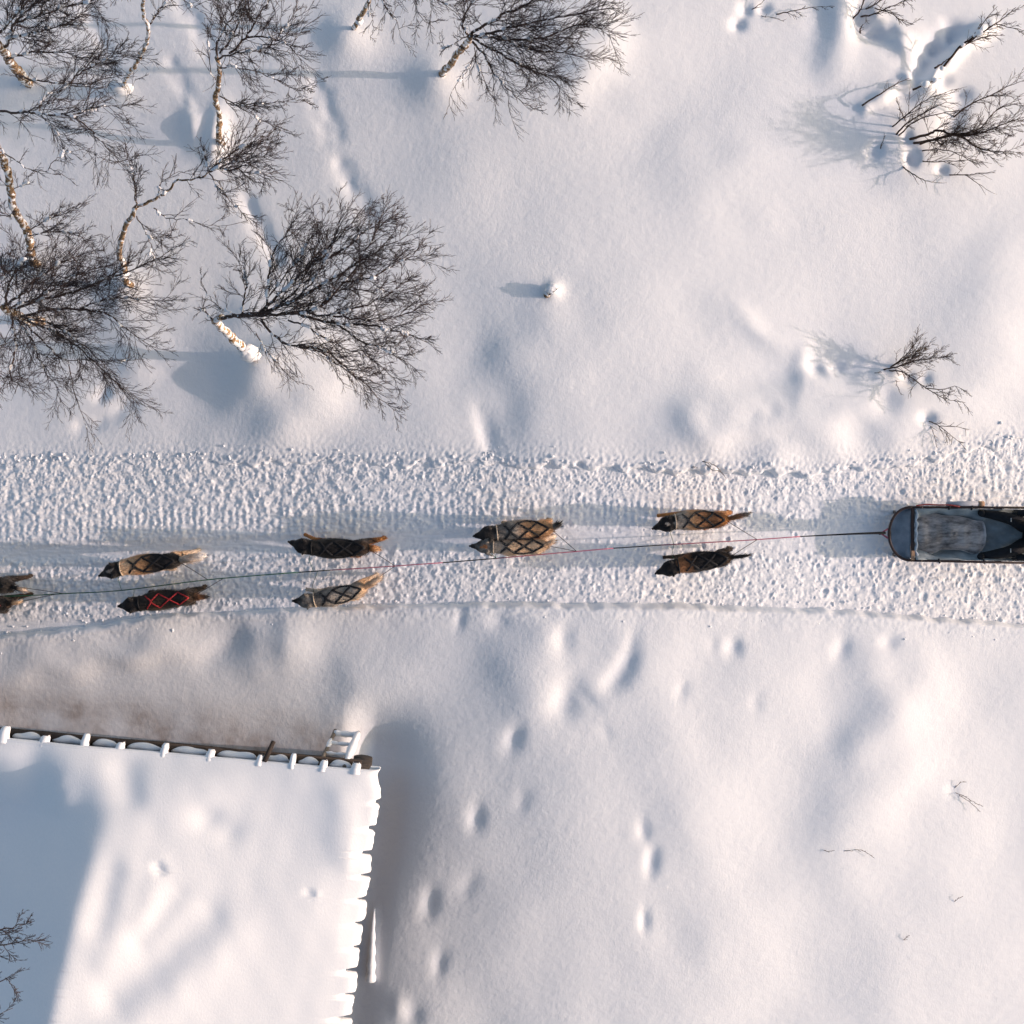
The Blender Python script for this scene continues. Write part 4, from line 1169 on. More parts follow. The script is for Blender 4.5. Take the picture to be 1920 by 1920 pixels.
# ------------------------------------------------------------------ sled dogs
BLACK = (.012, .011, .012); CHAR = (.030, .026, .024); DKBR = (.055, .034, .022); GREY = (.16, .145, .13); LGREY = (.36, .31, .26)
TAN = (.50, .29, .15); CREAM = (.62, .49, .38); ORANGE = (.42, .17, .05); BROWN = (.26, .12, .055); SAND = (.60, .42, .27); WHITE = (.75, .70, .66)

SPINE = [  # along, z, half width, half height
    (0.000, .470, .014, .014), (0.012, .472, .027, .024), (0.045, .480, .037, .033), (0.078, .490, .045, .041), (0.11, .508, .070, .054), (0.145, .526, .094, .066),
    (0.20, .528, .100, .072), (0.26, .522, .094, .078), (0.30, .518, .090, .082), (0.36, .510, .098, .094), (0.43, .485, .115, .120), (0.52, .462, .126, .142), (0.61, .462, .126, .138),
    (0.71, .478, .116, .116), (0.80, .490, .094, .098), (0.88, .492, .102, .106), (0.955, .486, .092, .106), (1.01, .486, .066, .086), (1.04, .492, .042, .055)]

def ring(bm, c, t, w, h, n=12):
    t = t.normalized()
    s = Vector((-t.y, t.x, 0)).normalized()
    u = t.cross(s); u = -u if u.z < 0 else u
    return [bm.verts.new(c + s * (w * math.cos(2 * math.pi * k / n)) + u * (h * math.sin(2 * math.pi * k / n))) for k in range(n)]

def loft(bm, rows, n=12):
    prev = None
    first = None
    for i, (c, w, h) in enumerate(rows):
        t = (rows[min(i + 1, len(rows) - 1)][0] - rows[max(i - 1, 0)][0])
        if t.length < 1e-6: t = Vector((1, 0, 0))
        if abs(t.normalized().z) > .98: t = t + Vector((.05, 0, 0))
        r = ring(bm, c, t, w, h, n)
        if prev:
            for k in range(n):
                bm.faces.new((prev[k], prev[(k + 1) % n], r[(k + 1) % n], r[k]))
        else:
            first = r
        prev = r
    bm.faces.new(first[::-1]); bm.faces.new(prev)

def limb_rows(pts, rads, flat=1.0):
    P = catmull(pts, 4)
    out = []
    for i, p in enumerate(P):
        q = i / (len(P) - 1) * (len(rads) - 1); k = min(int(q), len(rads) - 2)
        r = rads[k] + (rads[k + 1] - rads[k]) * (q - k)
        out.append((p, r * flat, r))
    return out

def vox(bm, name, size=0.011, smooth=6):
    bmesh.ops.recalc_face_normals(bm, faces=bm.faces)
    me = bpy.data.meshes.new(name + "_tmp"); bm.to_mesh(me); bm.free()
    ob = bpy.data.objects.new(name + "_tmp", me); C.objects.link(ob)
    md = ob.modifiers.new("r", 'REMESH'); md.mode = 'VOXEL'; md.voxel_size = size
    sm = ob.modifiers.new("s", 'SMOOTH'); sm.factor = 0.5; sm.iterations = smooth
    dg = bpy.context.evaluated_depsgraph_get()
    res = bpy.data.meshes.new_from_object(ob.evaluated_get(dg))
    bpy.data.objects.remove(ob); bpy.data.meshes.remove(me)
    res.name = name
    res.polygons.foreach_set("use_smooth", [True] * len(res.polygons))
    return res

M_STRAP_B = plain("black_webbing", (.010, .010, .012), .6, .3)
M_STRAP_R = plain("red_webbing", (.40, .03, .035), .6, .3)
M_STRAP_G = plain("grey_webbing", (.35, .33, .32), .6, .3)
M_COLLAR = plain("pale_collar", (.50, .40, .30), .6, .3)
M_NOSE = plain("wet_nose", (.006, .006, .008), .3, .5)
M_EYE = plain("dog_eye", (.02, .012, .006), .15, .6)
M_ROPE_K = plain("black_rope", (.012, .012, .014), .7, .2)
M_ROPE_P = plain("pink_rope", (.42, .13, .19), .7, .2)
M_ROPE_G = plain("green_rope", (.02, .10, .06), .7, .2)

def mixc(a, b, t): return tuple(x + (y - x) * t for x, y in zip(a, b))

DOGS = []
def dog(label, nose, rump, tail, pal, bow=0.0, head=0.0, harness="black", collar="pale", phase=0, seed=0, hw=1.0, tailz=.12, tail_r=.034, ears="up", pattern=0):
    """nose, rump, tail: photo pixels; pal: coat colours by zone"""
    rng = random.Random(seed)
    g0 = float(broad(nose[0])) - .035
    Pn, Pr = W(*nose, .5 + g0), W(*rump, .5 + g0)
    ax = (Pr - Pn); ax.z = 0
    L = ax.length; ax.normalize(); lat = Vector((ax.y, -ax.x, 0))     # lat: towards image top when the dog faces left
    if lat.y < 0: lat = -lat
    mid = (Pn + Pr) / 2
    g = tz(mid.x, mid.y)
    k = L / 1.04
    kz = 0.5 * k + 0.5
    O = Vector((Pn.x, Pn.y, g))
    def off(s):     # sideways bend of the spine at s in 0..1
        return bow * math.sin(math.pi * s) + head * max(0, 1 - s / .32) ** 1.5
    def Q(a, y, z):   # a metres back from the nose, y sideways, z up
        s = a / 1.04
        return ax * (a * k) + lat * (y + off(s)) + Vector((0, 0, z * kz))
    bm = bmesh.new()
    loft(bm, [(Q(a, 0, z), w * hw, h) for (a, z, w, h) in SPINE], 14)
    # ears
    for s in (-1, 1):
        tip = (.20, .098, .66) if ears == "up" else (.29, .115, .58)
        loft(bm, [(Q(.205, s * .055, .555), .034, .026), (Q(.215, s * .072, .605), .028, .020), (Q(tip[0], s * tip[1], tip[2]), .010, .010)], 8)
    # legs
    ph = phase
    for s in (-1, 1):
        sw = math.sin(ph + (0 if s > 0 else math.pi)) * 0.27
        lift = max(0, math.cos(ph + (0 if s > 0 else math.pi))) * 0.07
        fx = .50 - sw
        loft(bm, limb_rows([Q(.50, s * .065, .44), Q(.53 - sw * .25, s * .075, .30), Q(.50 - sw * .8, s * .09, .16 + lift), Q(fx - sw * .3, s * .108, .045 + lift), Q(fx - .05 - sw * .3, s * .115, .022 + lift)], [.062, .044, .028, .024, .026]), 9)
        sw2 = math.sin(ph + (math.pi if s > 0 else 0)) * 0.22
        lift2 = max(0, math.cos(ph + (math.pi if s > 0 else 0))) * 0.06
        loft(bm, limb_rows([Q(.91, s * .042, .44), Q(.87 - sw2 * .4, s * .06, .31), Q(.98 - sw2 * .7, s * .085, .18 + lift2), Q(.97 - sw2 * 1.0, s * .10, .05 + lift2), Q(.925 - sw2 * 1.0, s * .105, .022 + lift2)], [.066, .052, .030, .023, .026]), 9)
    # tail
    Tt = W(*tail, .5 + tailz + g0)
    t0 = Q(1.0, 0, .505); te = Vector((Tt.x - O.x, Tt.y - O.y, (.49 + tailz) * kz))
    tm = t0.lerp(te, .5) + Vector((0, 0, .03))
    loft(bm, limb_rows([t0, t0.lerp(te, .25) + Vector((0, 0, .012)), tm, t0.lerp(te, .8) + Vector((0, 0, .02)), te], [.030, tail_r, tail_r * 1.15, tail_r * .95, tail_r * .35]), 9)
    me = vox(bm, "body", 0.011, 4)
    me.materials.append(M_COAT)
    # coat colours
    nv = len(me.vertices)
    co = np.empty(nv * 3, np.float32); me.vertices.foreach_get("co", co); co = co.reshape(-1, 3)
    a_ = co @ np.array(ax) / k; y_ = co @ np.array(lat) - np.array([off(min(1, max(0, q / 1.04))) for q in a_]); z_ = co[:, 2] / kz
    nr = np.random.RandomState(seed)
    nzv = 0.5 * np.sin(a_ * 31 + nr.rand() * 6 + 2 * np.sin(y_ * 40)) + 0.5 * np.sin(y_ * 57 + a_ * 19 + nr.rand() * 6)
    col = np.zeros((nv, 3))
    tailv = (a_ > 1.035) & (z_ > .34)
    tdv = np.linalg.norm(co - np.array(t0), axis=1) / max(1e-3, (te - t0).length)
    for i in range(nv):
        a, y, z, nn = a_[i], y_[i], z_[i], nzv[i] * .03
        aw = a + nn
        if tailv[i]:
            c = mixc(pal["tail"], pal.get("tailtip", pal["tail"]), min(1, max(0, (tdv[i] - .55) * 3)))
        elif z < .30 or (z < .36 and a < .3):
            c = mixc(pal["leg"], pal["flank"], max(0, min(1, (z - .2) / .1)))
        elif aw < .07: c = pal["muzzle"]
        elif aw < .15: c = mixc(pal["muzzle"], pal["face"], (aw - .07) / .08)
        elif aw < .285: c = pal["face"] if abs(y) > .022 or "blaze" not in pal or aw > .22 else pal["blaze"]
        elif aw < .42:
            c = mixc(pal["face"], pal["ruff"], min(1, (aw - .285) / .03))
        elif aw < .52: c = mixc(pal["ruff"], pal["shoulder"], (aw - .42) / .10)
        elif aw < .70: c = mixc(pal["shoulder"], pal["back"], (aw - .52) / .18)
        elif aw < .90: c = pal["back"]
        else: c = mixc(pal["back"], pal["rump"], min(1, (aw - .90) / .08))
        if .40 < a < 1.0 and z < .47 and z >= .30:
            c = mixc(c, pal["flank"], min(1, (.47 - z) / .08))
        v = 1 + .22 * nzv[i] + nr.uniform(-.12, .12)
        col[i] = [max(0.003, q * v) for q in c]
    at = me.attributes.new("coat", 'FLOAT_COLOR', 'POINT')
    at.data.foreach_set("color", np.concatenate([col, np.ones((nv, 1))], 1).astype(np.float32).ravel())
    root = thing("sled_dog", O, label, "dog", "sled dogs in the team")
    link(bpy.data.objects.new("body", me), root)
    # fur
    no = np.empty(nv * 3, np.float32); me.vertices.foreach_get("normal", no); no = no.reshape(-1, 3)
    pick = nr.choice(nv, 5200)
    back = np.array(ax)
    fv, ff, fc = [], [], []
    for i in pick:
        p = co[i] + nr.uniform(-.006, .006, 3); n = no[i]
        ln = nr.uniform(.020, .055) * (.45 if a_[i] < .28 else 1.0) * (1.25 if tailv[i] or .29 < a_[i] < .45 else 1) * (.5 if z_[i] < .28 else 1)
        d = back * .85 + n * .42 + nr.uniform(-.25, .25, 3)
        if tailv[i]: d = np.array((te - t0).normalized()) * .8 + n * .5 + nr.uniform(-.25, .25, 3)
        d /= np.linalg.norm(d)
        sd = np.cross(d, n); sd = sd / (np.linalg.norm(sd) + 1e-6) * .0032
        b = len(fv)
        fv += [p - sd, p + sd, p + d * ln]
        ff.append((b, b + 1, b + 2))
        cc = col[i] * nr.uniform(.75, 1.35)
        fc += [cc, cc, cc * 1.1]
    fo = np_mesh("fur", np.array(fv), np.array(ff), M_COAT, root)
    fa = fo.data.attributes.new("coat", 'FLOAT_COLOR', 'POINT')
    fa.data.foreach_set("color", np.concatenate([np.array(fc), np.ones((len(fc), 1))], 1).astype(np.float32).ravel())
    fo["kind"] = "stuff"
    # nose and eyes
    m = MB(); m.blob(Q(-.004, 0, .482), (.016, .016, .013), rng, 8, 6); m.build("nose", M_NOSE, root)
    for s in (-1, 1):
        m = MB(); m.blob(Q(.112, s * .045, .545), .009, rng, 8, 6); m.build("eye", M_EYE, root)
    # collar
    m = MB()
    cpts = []
    for q in range(19):
        an = 2 * math.pi * q / 18
        cpts.append(Q(.305, math.cos(an) * .094 * hw, .52 + math.sin(an) * .088))
    m.tube(cpts, .0085, 6, False); m.build("collar", M_COLLAR if collar == "pale" else (M_STRAP_R if collar == "red" else M_STRAP_B), root)
    # harness draped on the real body surface
    bvh = BVHTree.FromPolygons([v.co.copy() for v in me.vertices], [tuple(p.vertices) for p in me.polygons])
    def drape(pts, sub=7):
        out = []
        for i in range(len(pts) - 1):
            for j in range(sub + (i == len(pts) - 2)):
                t = j / sub
                a = pts[i][0] + (pts[i + 1][0] - pts[i][0]) * t; y = pts[i][1] + (pts[i + 1][1] - pts[i][1]) * t
                q = Q(a, y, 1.0)
                hit = bvh.ray_cast(Vector((q.x, q.y, 1.2)), Vector((0, 0, -1)))
                if hit[0] is not None: out.append(hit[0] + Vector((0, 0, .004)) + hit[1] * .004)
        return out
    hm = {"black": M_STRAP_B, "red": M_STRAP_R, "grey": M_STRAP_G}[harness]
    e = .098 * hw
    straps = [[(.40, e * .8), (.47, .02), (.47, -.02), (.40, -e * .8)],
              [(.47, 0), (.58, e * .85), (.72, 0), (.84, -e * .75), (.98, 0)], [(.47, 0), (.58, -e * .85), (.72, 0), (.84, e * .75), (.98, 0)],
              [(.58, e * .85), (.70, e * 1.02), (.84, e * .80)], [(.58, -e * .85), (.70, -e * 1.02), (.84, -e * .80)]]
    if pattern == 1: straps = straps[:3]
    hroot = None
    for i, sp in enumerate(straps):
        pp = drape(sp)
        if len(pp) < 3: continue
        m = MB(); m.tube(pp, .009 if hm is M_STRAP_R else .014, 6, True, .35)
        if hroot is None: hroot = m.build("harness", hm if pattern != 2 else M_STRAP_B, root)
        else: m.build("strap", hm, hroot)
    DOGS.append({"root": root, "neck": O + Q(.31, 0, .56), "tug": O + Q(1.0, 0, .54), "nose": nose, "rump": rump})
    return root

D_DARK = dict(muzzle=BLACK, face=BLACK, ruff=CHAR, shoulder=BLACK, back=BLACK, rump=CHAR, flank=CHAR, leg=DKBR, tail=CHAR)
def P(**k): d = dict(D_DARK); d.update(k); return d
dog("lead sled dog at the left edge, upper of the two, pale tail tip", (-126, 1092), (22, 1098), (50, 1108), P(back=BLACK, rump=CHAR, tail=BLACK, tailtip=CREAM, leg=DKBR), seed=1, phase=.6, tail_r=.026, tailz=.02)
dog("lead sled dog at the left edge, lower of the two, with red straps", (-136, 1142), (14, 1134), (40, 1128), P(rump=BLACK, tail=DKBR, tailtip=SAND, leg=DKBR, flank=CHAR), seed=2, phase=2.0, harness="red", pattern=1, tail_r=.026, tailz=.02)
dog("black and tan sled dog with pale cream tail and tan neck", (186, 1074), (340, 1050), (388, 1042), P(muzzle=CHAR, face=BLACK, blaze=GREY, ruff=SAND, shoulder=TAN, back=BLACK, rump=CHAR, tail=CREAM, tailtip=WHITE, leg=CREAM, flank=SAND), seed=3, phase=1.1, bow=.02, head=-.035, tail_r=.048)
dog("black brown sled dog wearing a bright red crossed harness", (222, 1140), (366, 1119), (391, 1119), P(ruff=CHAR, shoulder=DKBR, back=BLACK, rump=DKBR, tail=BROWN, tailtip=BLACK, leg=DKBR), seed=4, phase=2.6, harness="red", pattern=1, collar="black", bow=.02, head=.02, tail_r=.032, tailz=.03)
dog("solid black sled dog with a short orange tail", (542, 1023), (694, 1026), (713, 1030), P(rump=DKBR, tail=ORANGE, tailtip=TAN, leg=ORANGE), seed=5, phase=1.4, bow=-.025, head=.045, harness="black", collar="black", tail_r=.038, tailz=.02)
dog("pale tan sled dog with dark face and raised cream tail", (550, 1130), (686, 1101), (716, 1082), P(muzzle=BLACK, face=GREY, ruff=GREY, shoulder=LGREY, back=LGREY, rump=SAND, flank=SAND, leg=CREAM, tail=SAND, tailtip=CREAM), seed=6, phase=1.8, bow=-.03, head=.02, hw=.92, tail_r=.036)
dog("grey brown sled dog with dark face, upper of the touching pair", (889, 1005), (1037, 990), (1053, 981), P(muzzle=BLACK, face=CHAR, ruff=GREY, shoulder=LGREY, back=TAN, rump=TAN, flank=TAN, leg=SAND, tail=GREY, tailtip=CHAR), seed=7, phase=2.9, bow=.01, hw=1.05, tail_r=.034)
dog("light tan sled dog, lower of the touching pair, rubbing the pink line", (882, 1024), (1028, 1022), (1042, 1012), P(muzzle=CHAR, face=GREY, blaze=BROWN, ruff=LGREY, shoulder=SAND, back=SAND, rump=SAND, flank=CREAM, leg=CREAM, tail=SAND, tailtip=CREAM), seed=8, phase=.9, bow=-.01, hw=.86, tail_r=.026, ears="back")
dog("orange brown wheel dog with black head and long grey tail", (1226, 985), (1366, 975), (1410, 962), P(muzzle=BLACK, face=BLACK, blaze=LGREY, ruff=LGREY, shoulder=TAN, back=BROWN, rump=ORANGE, flank=TAN, leg=ORANGE, tail=BROWN, tailtip=GREY), seed=9, phase=1.2, bow=.03, head=-.04, tail_r=.030)
dog("black wheel dog with brown neck band and thin pointed tail", (1231, 1071), (1372, 1046), (1411, 1041), P(ruff=BROWN, shoulder=BLACK, rump=DKBR, leg=DKBR), seed=10, phase=2.3, bow=.02, head=-.03, collar="black", harness="black", tail_r=.021)

# ---- towline
def ropepts(pts, z0, n=4):
    out = []
    for (a, b, c) in pts:
        p = W(a, b, .4 + float(broad(a)))
        out.append(W(a, b, tz(p.x, p.y) + c))
    return catmull(out, n)
gl_root = thing("gang_line", W(960, 1045, .3), "long thin pink and green towline running between the dogs to the sled", "rope")
GO = gl_root.location
MAIN = [(1660, 999, .30), (1600, 1001, .33), (1500, 1006, .35), (1400, 1013, .36), (1240, 1022, .37), (1150, 1028, .37), (1045, 1037, .37), (930, 1047, .37), (830, 1055, .36), (700, 1064, .36), (620, 1069, .36), (560, 1073, .36), (390, 1087, .35), (228, 1107, .35), (120, 1113, .35), (40, 1117, .34), (-130, 1121, .34)]
sects = [(0, 2, M_ROPE_K, .017), (2, 4, M_ROPE_P, .0065), (4, 5, M_ROPE_K, .0065), (5, 7, M_ROPE_P, .0065), (7, 8, M_ROPE_K, .0065), (8, 10, M_ROPE_P, .0065), (10, 11, M_ROPE_K, .0065), (11, 16, M_ROPE_G, .0065)]
for i0, i1, mt, r in sects:
    m = MB(GO)
    pp = ropepts(MAIN[i0:i1 + 1], 0)
    rr_ = [r * (1 - .62 * (k / (len(pp) - 1))) if i0 == 0 else r for k in range(len(pp))]
    m.tube(pp, rr_, 6); m.build("rope_section", mt, gl_root)
def main_at(px):
    q = ropepts(MAIN, 0, 6)
    return min(q, key=lambda p: abs(960 + p.x * S * H / (H - p.z) - px))
for i, d in enumerate(DOGS):
    tp = main_at(d["rump"][0] + (48 if i > 1 else 95))
    a = d["tug"]
    m = MB(GO); m.tube([a, a.lerp(tp, .5) + Vector((0, 0, -.02)), tp], .0042, 5); m.build("tug_line", M_ROPE_K, gl_root)
    if i > 1:
        c = main_at(d["nose"][0] + 42)
        b = d["neck"]
        m = MB(GO); m.tube([b, b.lerp(c, .5) + Vector((-.05, 0, -.03)), c], .0035, 5); m.build("neck_line", M_ROPE_G, gl_root)

# ------------------------------------------------------------------ sled, its load and passenger
M_BOW = plain("dark_red_wood", (.035, .018, .016), .5, .4, .35, 30)
M_RUN = plain("runner_plastic", (.02, .02, .022), .5, .4)
M_PANEL = plain("snow_shade_cloth", (.25, .29, .335), .85, .2, .45, 11, .5)
M_LINER = plain("dark_teal_tarp", (.30, .34, .35), .75, .25, .6, 8, .5)
M_TAN = plain("tan_wood", (.42, .25, .15), .7, .3)
M_PAD = plain("silver_pad", (.42, .43, .46), .6, .3, .2, 30)
M_RED = plain("red_cord", (.26, .045, .04), .6, .3)
M_TROUSER = plain("black_snow_trousers", (.012, .013, .016), .7, .25, .4, 25, .5)
sz = tz(5.6, -.27)
srot = Matrix.Rotation(math.radians(-.7), 4, 'Z')
S0 = W(1713, 1001, sz + .45); S0.z = sz
sled = thing("dog_sled", S0, "wooden dog sled with curved front bow carrying a grey hide", "sled")
def SP(a, y, z):       # a back from the front crossbar, y to the top of the picture
    return S0 + srot @ Vector((a, y, z))
HWs = .335
bow = []
for k in range(25):
    t = -math.pi / 2 + math.pi * k / 24
    bow.append(SP(-.285 * math.cos(t) ** .85, HWs * math.sin(t), .42 - .03 * math.cos(t)))
m = MB(S0); m.tube(bow, .017, 8); m.build("brush_bow", M_BOW, sled)
m = MB(S0); m.tube([p + Vector((.045 * (1 - abs(2 * k / 24 - 1)) + .01, 0, -.11)) for k, p in enumerate(bow)], .009, 6); m.build("inner_bow", M_BOW, sled)
for s in (-1, 1):
    m = MB(S0); m.tube([SP(-.02, s * HWs, .42), SP(.2, s * HWs, .46), SP(.8, s * (HWs + .005), .49), SP(1.7, s * (HWs + .01), .56)], .015, 8); rail = m.build("side_rail", M_BOW, sled)
    m = MB(S0); m.tube(catmull([SP(-.17, s * .25, .30), SP(-.13, s * .27, .10), SP(-.02, s * .28, .03), SP(.4, s * .28, .02), SP(1.4, s * .28, .02), SP(2.25, s * .28, .02)], 5), .022, 6, True, .6); m.build("runner", M_RUN, sled)
    for a in (.06, .55, 1.05, 1.55):
        m = MB(S0); m.tube([SP(a, s * .285, .02), SP(a + .03, s * HWs, .48)], .014, 6); m.build("stanchion", M_BOW, sled)
    m = MB(S0); m.tube(catmull([SP(1.4, s * HWs, .53), SP(1.65, s * .32, .72), SP(1.8, s * .27, .92)], 5), .015, 7); m.build("handle_upright", M_BOW, sled)
m = MB(S0); m.tube([SP(1.8, -.27, .92), SP(1.84, 0, .95), SP(1.8, .27, .92)], .017, 7); m.build("handle_bar", M_BOW, sled)
m = MB(S0); m.box(SP(0, 0, .415), (.035, .66, .03)); m.build("crossbar", M_BOW, sled, smooth=False, bevel=.005)
m = MB(S0); m.box(SP(-.005, -.27, .445), (.04, .12, .025)); m.build("tan_block", M_TAN, sled, smooth=False, bevel=.005)
for i in range(6):
    m = MB(S0); m.box(SP(.95, -.25 + .1 * i, .17), (1.95, .065, .018)); m.build("bed_slat", M_TAN, sled, smooth=False, bevel=.004)
for a in (.06, .55, 1.05, 1.55):
    m = MB(S0); m.tube([SP(a, -.285, .145), SP(a, .285, .145)], .014, 6); m.build("bed_crosspiece", M_BOW, sled)
# cloth panel filling the bow, painted the blue-grey of shaded snow seen through it
def sheet(name, mat, parent, fn, na, nb_, thick=.006):
    A = np.linspace(0, 1, na); B = np.linspace(0, 1, nb_)
    v = np.array([[tuple(fn(a, b)) for b in B] for a in A])
    v = v - np.array(parent.location)
    o = np_mesh(name, v.reshape(-1, 3), grid_faces(na, nb_), mat, parent)
    md = o.modifiers.new("thick", 'SOLIDIFY'); md.thickness = thick
    return o
def panel(a, b):
    t = -math.pi / 2 + math.pi * b
    return SP(-.262 * max(0, math.cos(t)) ** .85 * a - .012, HWs * .93 * math.sin(t), .385 - .09 * a * math.cos(t) - .04 * math.sin(math.pi * a) + .008 * math.sin(17 * b + 4 * a))
sheet("bow_cloth", M_PANEL, sled, panel, 14, 26)
# liner: sagging tarp between the rails with rolled edges
def liner(a, b):
    y = (b - .5) * 2
    z = .455 + .03 * a - .16 * (1 - y ** 4) * (0.4 + .6 * min(1, a * 6)) + .02 * math.sin(9 * a + 5 * y) + .014 * math.sin(23 * a - 8 * y) + .009 * math.sin(41 * a + 19 * y)
    return SP(.02 + 1.55 * a, y * (HWs - .012), z)
sheet("liner", M_LINER, sled, liner, 60, 26, .008)
m = MB(S0); m.tube([SP(.04 + .012 * math.sin(k * 2.1), -.30 + .6 * k / 14, .435 + .008 * math.sin(k * 1.7)) for k in range(15)], [.016 + .005 * math.sin(k * 2.7) for k in range(15)], 7); m.build("pale_hem", plain("pale_blue_hem", (.42, .48, .54), .8, .2), sled)
# bridle
m = MB(S0); m.tube([SP(-.285, -.06, .36), SP(-.37, 0, .31), SP(-.285, .06, .36)], .013, 6); br = m.build("bridle", M_ROPE_P, sled)
m = MB(S0); m.tube([SP(-.33, 0, .33), SP(-.39, -.005, .31)], .016, 6); m.build("bridle_knot", M_BOW, br)
# lashings
for a, s in ((.42, 1), (.86, -1), (.30, -1), (.70, 1)):
    m = MB(S0); m.tube([SP(a, s * (HWs - .03), .49), SP(a + .015, s * (HWs + .02), .495), SP(a + .03, s * (HWs + .022), .45)], .012, 6); m.build("lashing", M_RUN, sled)
# hide
def hide_mat():
    m, nt, b = new_mat("reindeer_hide")
    geo = nt.nodes.new("ShaderNodeTexCoord")
    mp = nt.nodes.new("ShaderNodeMapping"); mp.inputs["Scale"].default_value = (3, 9, 5)
    nt.links.new(geo.outputs["Object"], mp.inputs["Vector"])
    n1 = nt.nodes.new("ShaderNodeTexNoise"); n1.inputs["Scale"].default_value = 1.6; n1.inputs["Detail"].default_value = 7; n1.inputs["Roughness"].default_value = .65
    nt.links.new(mp.outputs[0], n1.inputs["Vector"])
    r = nt.nodes.new("ShaderNodeValToRGB")
    r.color_ramp.elements[0].position = .34; r.color_ramp.elements[0].color = (.075, .073, .075, 1)
    r.color_ramp.elements[1].position = .70; r.color_ramp.elements[1].color = (.52, .50, .49, 1)
    nt.links.new(n1.outputs["Fac"], r.inputs[0])
    at = nt.nodes.new("ShaderNodeAttribute"); at.attribute_name = "rim"
    mx = nt.nodes.new("ShaderNodeMix"); mx.data_type = 'RGBA'; mx.inputs[7].default_value = (.72, .71, .70, 1)
    nt.links.new(at.outputs["Fac"], mx.inputs[0]); nt.links.new(r.outputs[0], mx.inputs[6])
    nt.links.new(mx.outputs[2], b.inputs["Base Color"])
    b.inputs["Roughness"].default_value = .85; b.inputs["Specular IOR Level"].default_value = .1
    n2 = nt.nodes.new("ShaderNodeTexNoise"); n2.inputs["Scale"].default_value = 30; n2.inputs["Detail"].default_value = 6
    nt.links.new(mp.outputs[0], n2.inputs["Vector"])
    bp = nt.nodes.new("ShaderNodeBump"); bp.inputs["Strength"].default_value = .6; bp.inputs["Distance"].default_value = .01
    nt.links.new(n2.outputs["Fac"], bp.inputs["Height"]); nt.links.new(bp.outputs[0], b.inputs["Normal"])
    return m
hroot_loc = SP(.55, 0, .40)
hv_, rim = [], []
NA, NB = 46, 34
for i in range(NA):
    for j in range(NB):
        r = i / (NA - 1); th = 2 * math.pi * j / NB
        # outline: rounded back end, shoulders and ragged front flaps
        ca, sa = math.cos(th), math.sin(th)
        rx = .42 if ca > 0 else .50
        ry = .255 + .045 * math.cos(2 * th + .4) + .022 * math.sin(5 * th) + (.05 if ca < -.2 else 0) * abs(sa)
        e = 2 / 3.4
        x = math.copysign(abs(ca) ** e, ca) * rx * r; y = math.copysign(abs(sa) ** e, sa) * ry * r
        z = .455 - .10 * (abs(y) / .27) ** 2.2 - .02 * (abs(x) / .45) ** 3 + .012 * math.sin(11 * x + 6 * y) + .009 * math.sin(23 * y - 9 * x) + .006 * math.sin(37 * x + 3)
        z += .018 * math.exp(-((x + .05) / .10) ** 2)
        p = SP(.50 + x, y - .01 * ca, z)
        hv_.append(p - hroot_loc)
        rim.append(max(0, min(1, (r - .93) / .06)) * (1 if ca > .1 else .55) * (.6 + .4 * math.sin(9 * th)))
fq = []
for i in range(NA - 1):
    for j in range(NB):
        j2 = (j + 1) % NB
        fq.append((i * NB + j, (i + 1) * NB + j, (i + 1) * NB + j2, i * NB + j2))
hide = np_mesh("reindeer_hide", np.array([tuple(p) for p in hv_]), np.array(fq), hide_mat())
hide.location = hroot_loc
hat = hide.data.attributes.new("rim", 'FLOAT', 'POINT'); hat.data.foreach_set("value", np.array(rim, np.float32))
md = hide.modifiers.new("thick", 'SOLIDIFY'); md.thickness = .02; md.offset = -1
tag(hide, "grey fur hide with pale rim lying lengthwise in the sled", "hide")
# pad strapped on the upper rail
pr = thing("rolled_pad", SP(.62, HWs + .05, .47), "silver grey roll strapped along the upper sled rail with red cord", "roll")
m = MB(pr.location); m.tube([SP(.40, HWs + .045, .47), SP(.60, HWs + .05, .475), SP(.80, HWs + .05, .48)], [.030, .033, .033], 10); m.build("roll", M_PAD, pr)
m = MB(pr.location); m.tube([SP(.79, HWs + .05, .48), SP(.86, HWs + .05, .48)], [.036, .034], 10); m.build("end_cap", M_TAN, pr)
m = MB(pr.location); m.tube(catmull([SP(.02, HWs + .018, .47), SP(.15, HWs + .035, .48), SP(.28, HWs + .03, .49), (SP(.42, HWs + .03, .51)), SP(.55, HWs + .012, .505)], 5), .009, 6); m.build("red_cord", M_RED, pr)

# passenger: seated, legs stretched forward astride the hide, body beyond the right edge
pl = SP(1.44, 0, .30)
person = thing("person", pl, "seated sled passenger in black trousers, legs spread towards the dogs", "person")
def skin_body(joints, edges, root_i, name, sub=2):
    me = bpy.data.meshes.new(name + "_t")
    me.from_pydata([tuple(j[0]) for j in joints], edges, [])
    ob = bpy.data.objects.new(name + "_t", me); C.objects.link(ob)
    ob.modifiers.new("skin", 'SKIN')
    for i, j in enumerate(joints):
        sv = me.skin_vertices[0].data[i]
        r = j[1]; sv.radius = r if hasattr(r, '__len__') else (r, r); sv.use_root = (i == root_i)
    ss = ob.modifiers.new("sub", 'SUBSURF'); ss.levels = sub
    dg = bpy.context.evaluated_depsgraph_get()
    res = bpy.data.meshes.new_from_object(ob.evaluated_get(dg))
    bpy.data.objects.remove(ob); bpy.data.meshes.remove(me)
    res.name = name
    res.polygons.foreach_set("use_smooth", [True] * len(res.polygons))
    return res
J = []; E_ = []
def jn(a, y, z, r, par=None):
    J.append((SP(a + .16, y, z) - pl, r)); i = len(J) - 1
    if par is not None: E_.append((par, i))
    return i
pel = jn(1.36, 0, .44, .15)
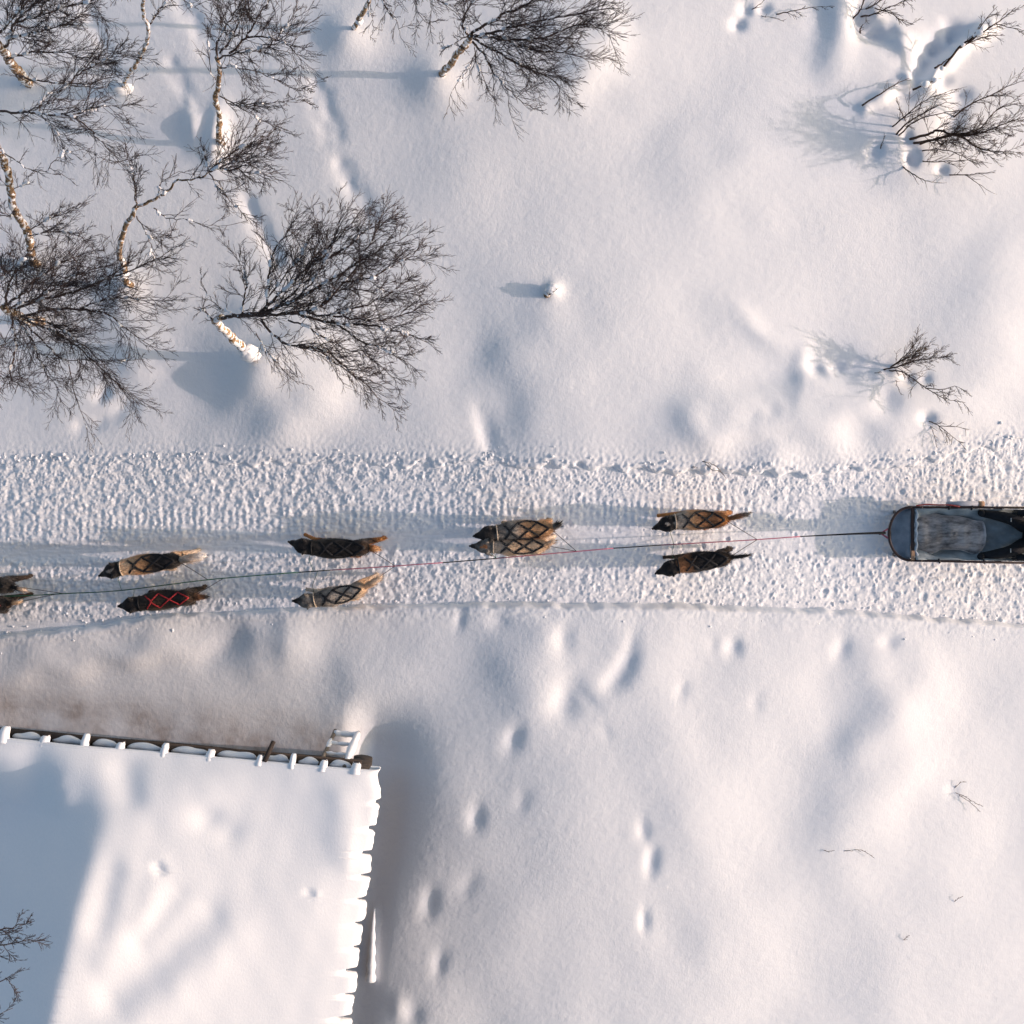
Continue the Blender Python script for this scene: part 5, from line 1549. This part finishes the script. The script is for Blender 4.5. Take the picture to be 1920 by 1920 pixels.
sp1 = jn(1.42, 0, .60, .15, pel); sp2 = jn(1.47, 0, .78, .165, sp1); nk0 = jn(1.49, 0, .92, .09, sp2); nk = jn(1.47, 0, .99, .058, nk0); hd = jn(1.45, 0, 1.08, .095, nk); hd2 = jn(1.44, 0, 1.18, .085, hd)
ns = jn(1.345, 0, 1.10, .018, hd)
for s in (-1, 1):
    hp = jn(1.28, s * .10, .43, .105, pel); th = jn(1.16, s * .15, .475, .095, hp); kn = jn(1.02, s * .205, .53, .078, th); cf = jn(.90, s * .232, .49, .070, kn); an = jn(.74, s * .262, .43, .050, cf)
    hl = jn(.70, s * .268, .42, .052, an); to = jn(.655, s * .275, .50, .040, hl)
    sh = jn(1.48, s * .19, .86, .085, sp2); el = jn(1.36, s * .29, .66, .062, sh); wr = jn(1.20, s * .285, .56, .042, el); pm = jn(1.13, s * .28, .545, (.045, .026), wr)
    for q, (dy, ln) in enumerate(((-.03, .055), (-.01, .065), (.01, .062), (.03, .048))):
        f1 = jn(1.095, s * .28 + dy, .545, .0095, pm); jn(1.095 - ln, s * .28 + dy, .525, .0085, f1)
    tb = jn(1.14, s * .235, .54, .011, pm); jn(1.10, s * .215, .53, .009, tb)
bme = skin_body(J, E_, pel, "body")
nvb = len(bme.vertices)
cb = np.empty(nvb * 3, np.float32); bme.vertices.foreach_get("co", cb); cb = cb.reshape(-1, 3)
colr = np.tile(np.array([.012, .013, .016]), (nvb, 1))
wz = cb[:, 2] + pl.z - sz; wa = cb[:, 0] + pl.x - S0.x
colr[(wz > .56) & (wa > 1.16)] = (.010, .011, .014)
colr[(wz > .97)] = (.55, .34, .26)
ab = bme.attributes.new("cloth", 'FLOAT_COLOR', 'POINT'); ab.data.foreach_set("color", np.concatenate([colr, np.ones((nvb, 1))], 1).astype(np.float32).ravel())
bme.materials.append(attr_mat("passenger_clothes", "cloth", .7, .35, 22))
link(bpy.data.objects.new("body", bme), person)
m = MB(pl); m.blob(SP(1.615, 0, 1.20), (.115, .11, .10), random.Random(3), 16, 10); m.build("hat", plain("dark_wool_hat", (.05, .03, .03), .9, .1), person)
for s in (-1, 1):
    m = MB(pl); m.tube([SP(1.145, s * .19 - .025, .612), SP(1.145, s * .19 + .025, .612)], .006, 5); m.build("reflective_strip", plain("reflective_grey", (.5, .5, .48), .4, .5), person)
    m = MB(pl); m.blob(SP(1.52, s * .03, 1.125), .010, random.Random(2), 8, 6); m.build("eye", M_EYE, person)
